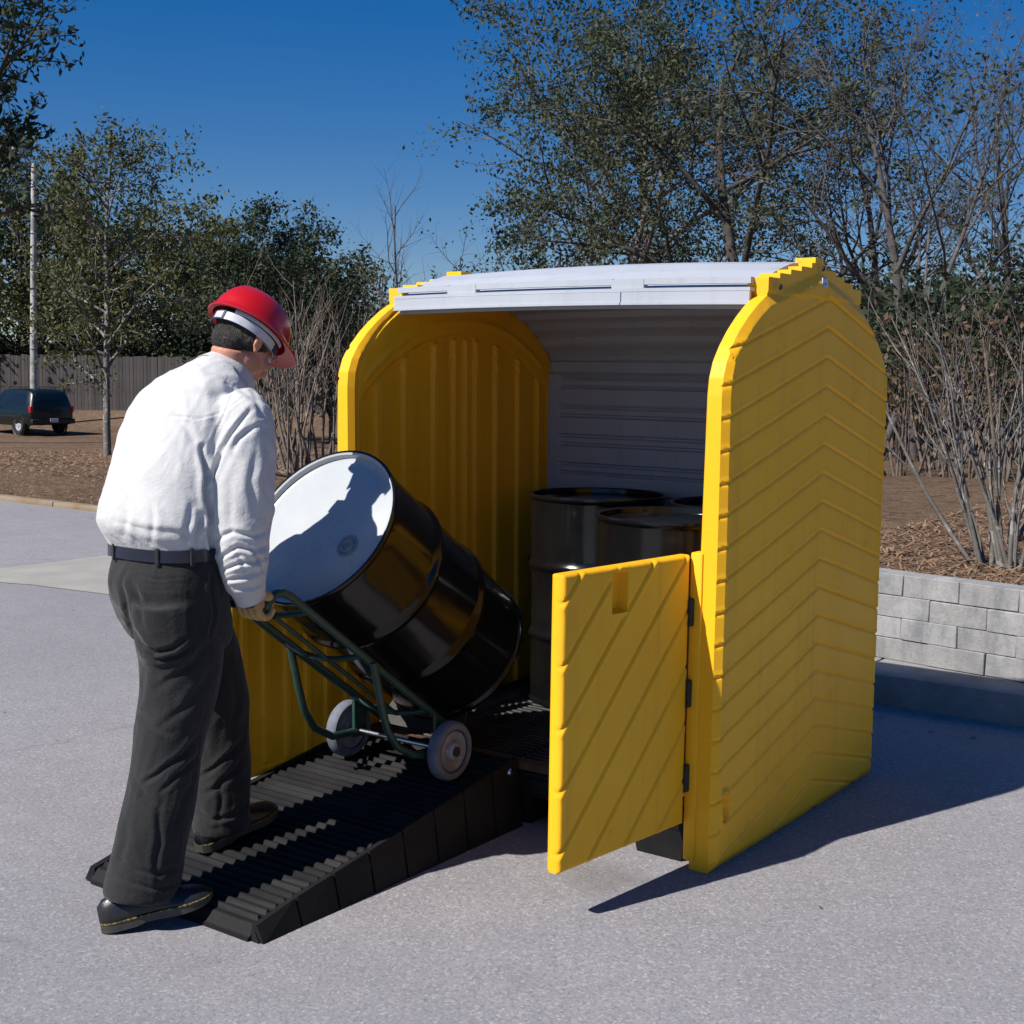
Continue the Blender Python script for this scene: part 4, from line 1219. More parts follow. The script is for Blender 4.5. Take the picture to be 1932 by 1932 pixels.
# ---- head: local axes right / forward / up, bowed and turned a little to the right
HC = at_u(462, 643, 1.16)
hy, hp = rad(-3), rad(34)
h_f = Vector((-math.sin(hy) * math.cos(hp), math.cos(hy) * math.cos(hp), -math.sin(hp)))
h_r = Vector((math.cos(hy), math.sin(hy), 0)); h_u = h_r.cross(h_f)
HM = Matrix(((h_r.x, h_f.x, h_u.x, HC.x), (h_r.y, h_f.y, h_u.y, HC.y), (h_r.z, h_f.z, h_u.z, HC.z), (0, 0, 0, 1)))
def hp3(x, y, z): return HM @ Vector((x, y, z))
mb = MB()
def he(c, r): mb.loft(ellipsoid(hp3(*c), r, HM.to_3x3()))
he((0, -.006, .022), (.076, .096, .092))          # cranium
he((0, .030, -.035), (.062, .066, .072))          # face
he((0, .048, -.085), (.040, .042, .036))          # jaw and chin
he((0, .083, -.088), (.019, .014, .016))
he((.045, .018, -.066), (.022, .042, .036)); he((-.045, .018, -.066), (.022, .042, .036))
he((0, .104, -.036), (.013, .020, .028)); he((0, .109, -.050), (.017, .016, .012))   # nose
he((0, .084, .004), (.052, .018, .013))            # brow
he((.044, .072, -.042), (.022, .018, .018)); he((-.044, .072, -.042), (.022, .018, .018))   # cheeks
he((0, .090, -.071), (.024, .011, .0055)); he((0, .088, -.080), (.021, .011, .006))       # lips
for sx in (1, -1):
    for c, r in (((.079, -.008, -.018), (.008, .016, .026)), ((.084, -.015, .000), (.008, .016, .015)), ((.082, -.006, -.040), (.006, .009, .011)), ((.086, -.020, -.012), (.005, .008, .022))):
        he((c[0] * sx, c[1], c[2]), r)
nk0, nk1 = at_u(428, 706, 1.175), hp3(0, -.030, -.050)
p, r = refine([nk0 + Vector((0, -.02, -.06)), nk0, nk0.lerp(nk1, .55), nk1], [.064, .061, .058, .058]); mb.loft(limb(p, r))
# the rest of the body under the clothes
body_t = [ring(at_u(px, py, UC), a * .80, b * .78, t, ex=2.2) for px, py, a, b, t in TORSO]
mb.loft(body_t)
mb.loft([ring(at_u(px, py, UC), a * .82, b * .80, 0, ex=2.2) for px, py, a, b in PEL])
p, r = refine(r_arm + [HAND_R], [x * .6 for x in r_arm_r[:-1]] + [.030, .028]); mb.loft(limb(p, r))
p, r = refine(l_arm, [x * .6 for x in l_arm_r]); mb.loft(limb(p, r))
ank_r, ank_l = Vector((-1.15, -1.415, .075)), Vector((-1.27, -0.985, .155))
for pts, L, an in ((r_leg, R_LEG, ank_r), (l_leg, L_LEG, ank_l)):
    p, r = refine(pts[:-2] + [an], [tuple(min(x * .66, .075) for x in q[2]) for q in L[:-2]] + [(.038, .038)]); mb.loft(limb(p, r))
body_me = union(mb, 0.0052, 3)
finish('body', body_me, M['skin'])
# hair: a cap round the back and sides
mb = MB()
he((0, -.011, .024), (.0805, .0985, .094)); he((0, -.050, -.028), (.060, .054, .050)); he((.050, -.020, -.008), (.031, .036, .040)); he((-.050, -.020, -.008), (.031, .036, .040)); he((.064, .026, .004), (.016, .026, .022)); he((-.064, .026, .004), (.016, .026, .022))
hair_me = union(mb, 0.0045, 3)
co = get_co(hair_me); no = get_no(hair_me)
co += no * (0.0012 * np.sin(co[:, 0] * 420 + co[:, 2] * 90 + 3 * np.sin(co[:, 1] * 70)))[:, None]
# keep the face and the ears clear
loc = (np.array(HM.to_3x3().transposed()) @ (co - np.array(HC)).T).T
push = (loc[:, 1] > .045)
co[push] -= np.outer(np.clip(loc[push, 1] - .045, 0, 1) * 0.95, np.array(h_f))
set_co(hair_me, co)
finish('hair', hair_me, M['hair'])
# eyes, brows
for sx in (.032, -.032):
    mb = MB(); mb.loft(ellipsoid(hp3(sx, .083, -.012), (.012, .012, .010), HM.to_3x3(), 14, 8)); off(mb).build('eye', M['band_white'], man, 180)
    mb = MB(); mb.tube([hp3(sx - .016, .098, .006), hp3(sx, .102, .010), hp3(sx + .016, .096, .006)], .004, 6); off(mb).build('eyebrow', M['hair'], man, 60)
# glasses
gl = off(MB().tube([hp3(.082, -.012, -.002), hp3(.078, .05, -.006), hp3(.066, .098, -.010)], .0022, 6)).build('glasses', M['lens'], man, 60)
for sx in (.034, -.034):
    pts = [hp3(sx + .024 * math.cos(q), .104 - abs(sx + .024 * math.cos(q)) * .12, -.014 + .018 * math.sin(q)) for q in np.linspace(0, 6.283, 17)[:-1]]
    off(MB().tube(pts, .0016, 5, closed=True)).build('lens_rim', M['lens'], gl, 60)
off(MB().tube([hp3(-.082, -.012, -.002), hp3(-.078, .05, -.006), hp3(-.066, .098, -.010)], .0022, 6)).build('temple', M['lens'], gl, 60)
# hard hat: dome, rim, peak, ridge; suspension band inside
def dome_pt(th, ph, k=1.0):
    """th: round from the right; ph: 0 rim .. 1 crown"""
    fwd_ = math.sin(th)
    rx, ry, rz = .112 * k, (.136 if fwd_ > 0 else .134) * k, .116 * k
    c, s = math.cos(ph * math.pi / 2), math.sin(ph * math.pi / 2)
    c = c ** .82
    return Vector((rx * c * math.cos(th), ry * c * fwd_ - .004, .040 + rz * s))
N = 56
rings_ = []
def rimrow(th, out_, dz):
    q = dome_pt(th, 0); f = max(math.sin(th), 0.0)
    d = Vector((math.cos(th), math.sin(th), 0))
    peak = .036 * smooth01(np.array((f - .45) / .5)).item()
    return q + d * (out_ + peak * (out_ / .010 if out_ < .010 else 1.0)) + Vector((0, 0, dz - peak * .30 * (1 if out_ > 0 else 0)))
ths = [2 * math.pi * k / N for k in range(N)]
rows = [[rimrow(t, .0, -.004) - Vector((0, 0, .0)) for t in ths], [rimrow(t, .0095, -.010) for t in ths], [rimrow(t, .0115, -.006) for t in ths], [rimrow(t, .002, .004) for t in ths]]
for ph in (.06, .14, .24, .36, .5, .64, .78, .9, .97):
    rows.append([dome_pt(t, ph) + Vector((0, 0, .006 * math.exp(-(math.cos(t) * math.cos(ph * 1.57) / .16) ** 2) * (ph > .1))) for t in ths])
mb = MB(); mb.loft([[HM @ q for q in rg] for rg in rows], caps=False)
n0 = len(mb.v); mb.v.append(tuple(HM @ Vector((0, -.004, .1615)))); base_i = (len(rows) - 1) * N
for k in range(N): mb.f.append((base_i + k, base_i + (k + 1) % N, n0))
inner = [[dome_pt(t, ph, .965) + Vector((0, 0, -.006)) for t in ths] for ph in (0, .2, .45, .7, .95)]
k0 = len(mb.v)
mb.v += [tuple(HM @ q) for rg in inner for q in rg]
for i in range(len(inner) - 1):
    for k in range(N):
        l_ = (k + 1) % N
        mb.f.append((k0 + i * N + k, k0 + (i + 1) * N + k, k0 + (i + 1) * N + l_, k0 + i * N + l_))
for k in range(N): mb.f.append((k, (k + 1) % N, k0 + (k + 1) % N, k0 + k))
hat = off(mb).build('hard_hat', M['red_shell'], man, 50)
def head_band(z0, z1, rx, ry, yc, a0, a1, material, name, slant=0.0, n=30, dz=0.0):
    o_, i_ = [], []
    for k in range(n + 1):
        t = rad(a0 + (a1 - a0) * k / n)
        zz = slant * math.sin(t)
        for lst, m_ in ((o_, 1.0), (i_, .965)):
            lst.append((HM @ Vector((rx * m_ * math.cos(t), yc + ry * m_ * math.sin(t), z0 + zz)), HM @ Vector((rx * m_ * math.cos(t), yc + ry * m_ * math.sin(t), z1 + zz))))
    mb_ = MB(); vs = [p_ for a in o_ for p_ in a] + [p_ for a in i_ for p_ in a]; m2 = 2 * (n + 1)
    fs = []
    for k in range(n):
        fs += [(2 * k, 2 * k + 2, 2 * k + 3, 2 * k + 1), (m2 + 2 * k, m2 + 2 * k + 1, m2 + 2 * k + 3, m2 + 2 * k + 2), (2 * k + 1, 2 * k + 3, m2 + 2 * k + 3, m2 + 2 * k + 1), (2 * k, m2 + 2 * k, m2 + 2 * k + 2, 2 * k + 2)]
    fs += [(0, 1, m2 + 1, m2), (2 * n, m2 + 2 * n, m2 + 2 * n + 1, 2 * n + 1)]
    mb_.add(vs, fs)
    return off(mb_).build(name, material, hat, 50)
head_band(-.004, .022, .092, .113, -.010, -75, 150, M['band_white'], 'headband')
head_band(-.006, .024, .093, .115, -.010, -130, -76, M['band_blue'], 'rear_strap')
head_band(-.002, .020, .0935, .116, -.010, -100, -80, M['band_white'], 'size_tab')
head_band(.024, .034, .100, .122, -.006, -60, 40, M['band_white'], 'suspension_clip')
head_band(-.004, .020, .0945, .116, -.010, 30, 70, M['band_blue'], 'sweat_band')

# ---- gloved hands on the truck handle
HB = rail_pt(*HANDLE)                       # a point on the handle bar (x varies)
def glove(cx, wrist, name_lab, flip):
    """hand closed round the bar that runs along x at HB"""
    B = Vector((cx, HB.y, HB.z))
    back = (wrist - B).normalized()
    mb_ = MB()
    # palm sits behind and above the bar
    pn = Vector((0, back.y, back.z)).normalized()
    pt = Vector((0, -pn.z, pn.y)) if True else None      # turns round the bar
    def polar(r, a):   # a measured from the wrist side, going over the top
        d = pn * math.cos(a) + pt * math.sin(a)
        return B + d * r
    for k, fx in enumerate((-.037, -.0125, .0125, .037)):
        rr = (.0125, .0132, .0132, .0118)[k]
        pts = [polar(.046, rad(10)) + Vector((fx, 0, 0)), polar(.034, rad(50)) + Vector((fx, 0, 0)), polar(.028, rad(105)) + Vector((fx, 0, 0)), polar(.025, rad(165)) + Vector((fx, 0, 0)), polar(.026, rad(215 + 8 * (k % 2))) + Vector((fx, 0, 0))]
        p_, r_ = refine(pts, [rr * 1.15, rr * 1.1, rr, rr * .95, rr * .8]); mb_.loft(limb(p_, r_, 12))
    th = [polar(.052, rad(-10)) + Vector((.026 * flip, 0, 0)), polar(.036, rad(-60)) + Vector((.034 * flip, 0, 0)), polar(.028, rad(-115)) + Vector((.022 * flip, 0, 0)), polar(.027, rad(-150)) + Vector((.010 * flip, 0, 0))]
    p_, r_ = refine(th, [.017, .0155, .0142, .0125]); mb_.loft(limb(p_, r_, 12))
    palm = [B + pn * .030, B + pn * .052, B + pn * .078, wrist]
    rg = []
    for c_, a_, b_ in ((palm[0], .048, .022), (palm[1], .051, .026), (palm[2], .045, .028), (wrist, .034, .029)):
        d_ = pt
        rg.append([c_ + Vector((a_ * math.cos(2 * math.pi * k / 24), 0, 0)) + d_ * (b_ * math.sin(2 * math.pi * k / 24)) for k in range(24)])
    mb_.loft(rg)
    me_ = union(mb_, 0.0032, 3)
    o_ = finish('glove', me_, M['glove'])
    cb = band_limb(wrist - back * .012, wrist + back * .016, .038, .036, .006)
    off(cb).build('glove_cuff', M['cuff_dark'], o_, 60)
    return o_
wr_r = at_u(472, 1124, .975); wr_l = l_arm[-1] + ldv * .02
glove(-.985, wr_r, 'right', 1)
glove(-1.265, wr_l, 'left', -1)

# ================================================================== vegetation
def leaf_mat(name, c1, c2, scale=1.4, trans=0.25):
    m, n, l, b = new_mat(name)
    gp = n.new('ShaderNodeNewGeometry')
    a = noise(n, l, scale, 3, 0.6, gp.outputs['Position']); r = noise(n, l, 23.0, 2, 0.6, gp.outputs['Position'])
    c = mixc(n, l, ramp(n, l, a, ((0.35, 0.0), (0.65, 1.0))), c1, c2)
    c = mixc(n, l, ramp(n, l, r, ((0.45, 0.0), (0.75, 0.7))), c, tuple(min(1, x * 1.8) for x in c2))
    l.new(c, b.inputs['Base Color']); b.inputs['Roughness'].default_value = 0.6; b.inputs['Specular IOR Level'].default_value = 0.25
    t = n.new('ShaderNodeBsdfTranslucent'); l.new(c, t.inputs['Color'])
    mx = n.new('ShaderNodeMixShader'); mx.inputs[0].default_value = trans
    l.new(b.outputs[0], mx.inputs[1]); l.new(t.outputs[0], mx.inputs[2])
    l.new(mx.outputs[0], n['Material Output'].inputs[0])
    return m
M['leaf_oak'] = leaf_mat('dull oak leaves', (0.040, 0.052, 0.026), (0.062, 0.072, 0.036))
M['leaf_olive'] = leaf_mat('olive leaves', (0.050, 0.062, 0.022), (0.092, 0.096, 0.034))
M['leaf_dark'] = leaf_mat('dark evergreen leaves', (0.022, 0.034, 0.018), (0.038, 0.052, 0.026))
M['leaf_pine'] = leaf_mat('pine needles', (0.020, 0.032, 0.020), (0.030, 0.046, 0.026))
M['leaf_brown'] = leaf_mat('dry brown leaves', (0.09, 0.055, 0.035), (0.14, 0.09, 0.055))
def bark_mat(name, c1, c2, c3):
    m, n, l, b = new_mat(name)
    gp = n.new('ShaderNodeNewGeometry')
    a = noise(n, l, 5.0, 5, 0.65, gp.outputs['Position']); r = noise(n, l, 11.0, 4, 0.6, gp.outputs['Position'])
    c = mixc(n, l, ramp(n, l, a, ((0.35, 0.0), (0.65, 1.0))), c1, c2)
    c = mixc(n, l, ramp(n, l, r, ((0.55, 0.0), (0.66, 0.9))), c, c3)
    l.new(c, b.inputs['Base Color']); b.inputs['Roughness'].default_value = 0.92
    bump(n, l, b, a, 0.6, 0.03)
    return m
M['bark'] = bark_mat('grey brown bark', (0.085, 0.072, 0.064), (0.14, 0.125, 0.115), (0.20, 0.19, 0.18))
M['bark_dark'] = bark_mat('dark bark', (0.035, 0.030, 0.028), (0.06, 0.052, 0.047), (0.09, 0.08, 0.075))
M['bark_pale'] = bark_mat('pale lichen bark', (0.105, 0.095, 0.085), (0.16, 0.15, 0.138), (0.33, 0.32, 0.305))
M['twig_grey'] = bark_mat('grey winter twigs', (0.070, 0.060, 0.060), (0.105, 0.092, 0.090), (0.15, 0.135, 0.13))
M['twig_brown'] = bark_mat('brown brush twigs', (0.11, 0.085, 0.068), (0.165, 0.13, 0.105), (0.24, 0.205, 0.175))

def tubes_np(segs):
    """segs: rows of p0(3) p1(3) r0 r1; thin ones get three sides, thick ones six"""
    S = np.array(segs, float)
    Vs, Fs, n0 = [], [], 0
    for lo, hi, k in ((0.0, 0.012, 3), (0.012, 0.04, 5), (0.04, 9, 9)):
        T = S[(S[:, 6] > lo) & (S[:, 6] <= hi)]
        if not len(T): continue
        d = T[:, 3:6] - T[:, :3]; L = np.linalg.norm(d, axis=1, keepdims=True); d = d / np.maximum(L, 1e-6)
        ref = np.where(np.abs(d[:, 2:3]) < 0.9, np.array([[0, 0, 1.]]), np.array([[1., 0, 0]]))
        a = np.cross(d, ref); a /= np.linalg.norm(a, axis=1, keepdims=True); b = np.cross(d, a)
        q = 2 * np.pi * np.arange(k) / k
        rg = a[:, None] * np.cos(q)[None, :, None] + b[:, None] * np.sin(q)[None, :, None]
        A = T[:, None, :3] + rg * T[:, 6][:, None, None]; B = (T[:, 3:6] + d * T[:, 7:8] * 0.5)[:, None] + rg * T[:, 7][:, None, None]
        V = np.concatenate([A, B], 1).reshape(-1, 3)
        base_ = n0 + np.arange(len(T))[:, None] * 2 * k
        i = np.arange(k); j = (i + 1) % k
        F = np.stack([base_ + i, base_ + j, base_ + k + j, base_ + k + i], -1).reshape(-1, 4)
        Vs.append(V); Fs.append(F); n0 += len(V)
    return np.concatenate(Vs), np.concatenate(Fs)
def leaves_np(anchors, per, spread, size, rs, flat=0.0, long=1.7):
    P = np.repeat(np.array(anchors), per, 0)
    P = P + rs.normal(size=P.shape) * spread * np.array([1, 1, 0.75])
    n = len(P)
    d = rs.normal(size=(n, 3)); d /= np.linalg.norm(d, axis=1, keepdims=True)
    e = rs.normal(size=(n, 3)); e[:, 2] += flat; e = np.cross(d, e); e /= np.linalg.norm(e, axis=1, keepdims=True)
    s = size * rs.uniform(0.55, 1.35, (n, 1))
    d = d * s * long * 0.5; e = e * s * 0.42
    V = np.stack([P - d, P + e * 1.0 + d * .1, P + d, P - e + d * .1], 1).reshape(-1, 3)
    return V, np.arange(4 * n).reshape(n, 4)
def grow(rnd, H, r0, levels, base=Vector((0, 0, 0)), lean=Vector((0, 0, 1))):
    """levels: per level (children, length ratio, angle deg, first child at, wobble, upward pull, segments)"""
    segs, tips = [], []
    def branch(p, d, L, r, lv):
        n, ratio, ang, start, wob, pull, ns = levels[lv]
        last = lv == len(levels) - 1
        pts = [p.copy()]
        rr = [r]
        for i in range(ns):
            d = (d + Vector((rnd.gauss(0, wob), rnd.gauss(0, wob), rnd.gauss(0, wob) + pull))).normalized()
            p = p + d * (L / ns)
            pts.append(p.copy()); rr.append(r * (1 - 0.72 * (i + 1) / ns))
        for i in range(ns):
            segs.append((*pts[i], *pts[i + 1], rr[i], rr[i + 1]))
        if last:
            for i in range(1, ns + 1): tips.append(tuple(pts[i]))
            return
        if lv >= len(levels) - 2: tips.append(tuple(pts[-1]))
        phase = rnd.uniform(0, 6.28)
        for k in range(n):
            t = start + (1 - start) * (k + rnd.uniform(0.1, 0.9)) / n
            i = min(int(t * ns), ns - 1); f = t * ns - i
            q = pts[i].lerp(pts[i + 1], f); dd = (pts[i + 1] - pts[i]).normalized()
            a = phase + k * 2.4 + rnd.uniform(-.4, .4)
            ref = Vector((0, 0, 1)) if abs(dd.z) < .9 else Vector((1, 0, 0))
            s1 = dd.cross(ref).normalized(); s2 = dd.cross(s1)
            th = rad(ang * rnd.uniform(.7, 1.25))
            nd = dd * math.cos(th) + (s1 * math.cos(a) + s2 * math.sin(a)) * math.sin(th)
            branch(q, nd, L * ratio * rnd.uniform(.7, 1.2) * (1.15 - 0.45 * t), max(rr[i] * 0.62, 0.0028), lv + 1)
    branch(base, lean.normalized(), H, r0, 0)
    return segs, tips
#             children ratio angle start wob pull segs
SPREAD = [(9, .62, 48, .28, .06, .03, 7), (7, .52, 42, .22, .13, .03, 5), (7, .48, 44, .2, .16, .02, 4), (6, .52, 44, .15, .2, .0, 3)]
LEADER = [(24, .34, 56, .22, .03, .05, 9), (8, .48, 46, .15, .13, .04, 4), (7, .55, 46, .15, .18, .0, 3)]
BARE = [(7, .60, 38, .30, .06, .04, 7), (6, .55, 40, .2, .12, .05, 5), (6, .52, 40, .2, .14, .04, 4), (5, .55, 40, .15, .16, .03, 3), (4, .6, 40, .2, .2, .02, 2)]
BARE_TALL = [(12, .34, 34, .30, .03, .05, 8), (7, .50, 36, .2, .12, .07, 4), (6, .5, 36, .15, .16, .05, 3)]
DENSE = [(14, .52, 58, .10, .05, .04, 7), (7, .52, 46, .15, .14, .03, 4), (6, .5, 46, .15, .2, .0, 3)]
STEM = [(5, .42, 26, .35, .05, .02, 6), (4, .5, 30, .2, .12, .05, 3)]
PINE = [(20, .26, 72, .42, .02, .03, 10), (6, .5, 40, .35, .1, .08, 4), (4, .5, 40, .3, .15, .06, 3)]
def make_tree(name, label, cat, x, y, H, r0, levels, seed, bark, leaf=None, per=3, spread=.10, size=.07, group=None, lean=(0, 0, 1), z=None, stems=None, squash=None, flat=0.0, long=1.7, keep=1.0):
    z0 = (terrain_world(x, y) if z is None else z) - 0.04
    t = empty(name, (x, y, z0), 0, label, cat, group)
    rnd = random.Random(seed); rs = np.random.RandomState(seed)
    if stems is None:
        segs, tips = grow(rnd, H, r0, levels, lean=Vector(lean))
    else:
        segs, tips = [], []
        for k in range(stems[0]):
            a = rnd.uniform(0, 6.283); tl = rnd.uniform(0.05, stems[1])
            b0 = Vector((math.cos(a), math.sin(a), 0)) * rnd.uniform(0, stems[2])
            s_, t_ = grow(rnd, H * rnd.uniform(.6, 1.1), r0 * rnd.uniform(.6, 1.2), levels, b0, Vector((math.cos(a) * tl + lean[0], math.sin(a) * tl + lean[1], 1)))
            segs.append((0, 0, -.06, b0.x, b0.y, .02, r0 * 1.1, r0)); segs += s_; tips += t_
    if squash is not None:
        f = np.array(squash); S = np.array(segs); S[:, :3] *= f; S[:, 3:6] *= f; segs = S; tips = [tuple(np.array(q) * f) for q in tips]
    V, F = tubes_np(segs)
    link('trunk' if stems is None else 'stems', np_mesh('trunk', V, F, True), bark, t)
    if leaf is not None:
        if keep < 1: tips = [q for q in tips if rnd.random() < keep]
        V, F = leaves_np(tips, per, spread, size, rs, flat, long)
        link('crown', np_mesh('crown', V, F, False), leaf, t)
    return t
WOODS = 'trees around the lot'
# big spreading trees behind the shed
make_tree('spreading_tree', 'large spreading tree with dark forked limbs rising behind the shed roof', 'tree', 4.05, 22.0, 6.5, .15, SPREAD, 12, M['bark_dark'], M['leaf_oak'], 17, .115, .050, squash=(1.1, 1.1, 1.0))
make_tree('spreading_tree', 'wide thin leaved tree above the left half of the shed roof', 'tree', 1.75, 24.5, 6.3, .10, SPREAD, 31, M['bark'], M['leaf_oak'], 17, .115, .049, squash=(1.15, 1.15, .98))
make_tree('spreading_tree', 'thin leaved tree high behind the middle of the shed', 'tree', 2.9, 27.5, 8.2, .13, SPREAD, 44, M['bark'], M['leaf_oak'], 13, .12, .055)
make_tree('bare_tree', 'grey twiggy tree with one dark broken limb right of the shed', 'tree', 5.95, 20.0, 5.2, .10, BARE, 5, M['twig_grey'], M['leaf_brown'], 1, .08, .035, keep=.35)
make_tree('bare_tree', 'grey twiggy tree at the right edge', 'tree', 7.7, 20.5, 5.0, .085, BARE, 17, M['twig_grey'], M['leaf_brown'], 1, .08, .035, keep=.3)
make_tree('leaning_tree', 'thin leaning twiggy tree just right of the shed top', 'tree', 5.0, 18.5, 4.6, .06, BARE, 23, M['twig_grey'], M['leaf_oak'], 1, .1, .05, lean=(.22, 0, 1), keep=.5)
make_tree('bare_tree', 'tall pale twiggy tree between the spreading tree and the right edge', 'tree', 6.9, 25.0, 6.4, .10, BARE, 37, M['twig_grey'], M['leaf_oak'], 2, .1, .045, keep=.6)
make_tree('evergreen_tree', 'dense dark evergreen standing just over the left roof edge', 'tree', 0.75, 32.0, 4.9, .10, DENSE, 51, M['bark_dark'], M['leaf_dark'], 16, .15, .075)
make_tree('evergreen_tree', 'dark evergreen behind the middle of the roof', 'tree', 3.6, 33.0, 4.6, .10, DENSE, 52, M['bark_dark'], M['leaf_dark'], 16, .15, .075)
make_tree('evergreen_tree', 'dark evergreen low behind the right part of the roof', 'tree', 6.6, 31.0, 4.0, .10, DENSE, 57, M['bark_dark'], M['leaf_dark'], 14, .15, .075)
# bare saplings left of the shed
make_tree('bare_sapling', 'slim bare tree left of the shed roof, tallest of three', 'tree', -2.75, 34.0, 6.2, .055, BARE_TALL, 61, M['twig_grey'])
make_tree('bare_sapling', 'slim bare tree left of the shed roof, leftmost of three', 'tree', -3.7, 36.0, 5.0, .045, BARE_TALL, 62, M['twig_grey'])
make_tree('bare_sapling', 'slim bare tree next to the evergreen over the roof', 'tree', -1.35, 33.0, 4.9, .05, BARE_TALL, 63, M['twig_grey'], M['leaf_dark'], 2, .1, .06, keep=.4)
make_tree('small_evergreen', 'small dark evergreen between the hard hat and the shed', 'tree', -4.3, 42.0, 3.6, .07, DENSE, 64, M['bark_dark'], M['leaf_dark'], 6, .14, .09)
# left of the picture
make_tree('young_oak', 'young tree with pale spotted trunk and olive crown behind the man', 'tree', -8.64, 28.6, 6.3, .085, LEADER, 71, M['bark_pale'], M['leaf_olive'], 15, .15, .060)
make_tree('oak_tree', 'dark rounded tree above the hard hat', 'tree', -7.3, 40.0, 5.0, .13, SPREAD, 72, M['bark_dark'], M['leaf_dark'], 12, .17, .075)
make_tree('evergreen_tree', 'dark dense tree low beside the hard hat', 'tree', -6.2, 46.0, 5.6, .12, DENSE, 73, M['bark_dark'], M['leaf_dark'], 16, .2, .11)
make_tree('pine_tree', 'tall dark pine at the left edge', 'tree', -16.6, 41.0, 15.5, .24, PINE, 74, M['bark_dark'], M['leaf_pine'], 16, .17, .12, long=2.6)
make_tree('oak_tree', 'olive tree behind the lamp post', 'tree', -21.6, 61.0, 9.4, .16, DENSE, 75, M['bark_dark'], M['leaf_olive'], 16, .26, .14)
make_tree('oak_tree', 'dark tree over the fence at the left edge', 'tree', -24.5, 61.0, 10.0, .17, DENSE, 76, M['bark_dark'], M['leaf_dark'], 16, .28, .15)
for i, (px, Y, H, lab) in enumerate(((150, 62, 8.2, 'dark tree behind the fence, between lamp post and young tree'), (265, 66, 8.6, 'dark tree behind the fence, right of the young tree'), (350, 63, 7.6, 'dark tree behind the fence, nearest the hard hat'), (455, 70, 7.4, 'dark tree far behind the fence, beyond the hard hat'), (560, 72, 6.6, 'dark tree far behind the brush left of the shed'), (30, 66, 9.0, 'dark tree behind the parked car'), (205, 75, 8.0, 'dark tree far behind the young tree trunk'), (410, 76, 8.0, 'dark tree far behind the hard hat'), (640, 80, 6.8, 'dark tree far behind the left shed panel'))):
    make_tree('woodland_tree', lab, 'tree', (px - 966) / 2535.5 * Y, Y, H, .15, DENSE, 80 + i, M['bark_dark'], M['leaf_dark'] if i % 2 else M['leaf_olive'], 17, .26, .15, group=WOODS)
for i, (px, Y, H, lab) in enumerate(((1640, 40, 4.4, 'dark tree low behind the right shed panel'), (1760, 44, 5.0, 'dark tree deep behind the grey twiggy trees'), (1880, 42, 4.6, 'dark tree deep behind the right edge brush'), (1960, 38, 5.0, 'dark tree cut by the right edge'))):
    make_tree('woodland_tree', lab, 'tree', (px - 966) / 2535.5 * Y, Y, H, .13, DENSE, 90 + i, M['bark_dark'], M['leaf_dark'], 14, .22, .11, group=WOODS)
# brush
for i, (px, Y, H, n_, lab) in enumerate(((508, 17.5, 2.3, 12, 'bare brush just right of the man\'s head'), (555, 16.8, 2.2, 14, 'bare grey brush between the man and the shed'), (606, 17.2, 2.0, 14, 'bare brush touching the shed\'s left side'), (470, 20, 2.6, 9, 'bare brush behind the man\'s shoulder'))):
    make_tree('bare_shrub', lab, 'shrub', (px - 966) / 2535.5 * Y, Y, H, .022, STEM, 100 + i, M['twig_brown'], stems=(n_, .55, .35), z=.34)
for i, (px, Y, H, n_, lab) in enumerate(((1700, 14.5, 1.6, 12, 'brown brush against the right shed panel'), (1765, 15.5, 1.8, 14, 'brown brush behind the pale stems, left part'), (1830, 14.0, 1.6, 13, 'brown brush behind the pale stems, middle part'), (1900, 13.5, 1.7, 14, 'brown brush at the right edge'), (1960, 15.5, 1.9, 12, 'brown brush cut by the right edge'))):
    make_tree('brown_shrub', lab, 'shrub', (px - 966) / 2535.5 * Y, Y, H, .02, STEM, 120 + i, M['twig_brown'], M['leaf_dark'] if i % 2 else M['leaf_brown'], 2, .10, .05, stems=(n_, .6, .4))
for i, (px, Y, H, lab) in enumerate(((1725, 18.5, 2.3, 'dark leafy bush behind the brush beside the shed'), (1820, 19.5, 2.6, 'dark leafy bush behind the brush, middle'), (1925, 18.0, 2.5, 'dark leafy bush behind the brush at the right edge'), (1660, 21.0, 2.6, 'dark leafy bush hidden behind the shed\'s right rear'))):
    make_tree('leafy_bush', lab, 'shrub', (px - 966) / 2535.5 * Y, Y, H, .03, STEM, 140 + i, M['bark_dark'], M['leaf_dark'], 9, .16, .075, stems=(10, .7, .4))
for i, (px, Y, H, n_, ln, lab) in enumerate(((1868, 7.5, 1.45, 9, (-.28, .1), 'pale multi stemmed shrub leaning left above the block wall'), (1925, 7.35, 1.35, 8, (.05, .1), 'pale multi stemmed shrub above the block wall at the right edge'), (1905, 8.6, 1.5, 6, (.1, .0), 'thin pale shrub behind the two wall top shrubs'))):
    make_tree('pale_shrub', lab, 'shrub', (px - 966) / 2535.5 * Y, Y, H, .015, STEM, 160 + i, M['bark_pale'], stems=(n_, .42, .10), lean=(ln[0], ln[1], 1))
for i, (px, Y) in enumerate(((20, 63), (110, 64), (200, 63), (290, 64), (380, 63), (470, 66), (560, 64), (640, 66), (730, 62), (830, 60))):
    make_tree('hedge_bush', 'dark bush filling the gap behind the fence, ' + ('first', 'second', 'third', 'fourth', 'fifth', 'sixth', 'seventh', 'eighth', 'ninth', 'last')[i] + ' from the left', 'shrub', (px - 966) / 2535.5 * Y, Y, 3.0, .05, STEM, 180 + i, M['bark_dark'], M['leaf_dark'], 22, .30, .17, group='bushes behind the fence', stems=(11, .8, .9))
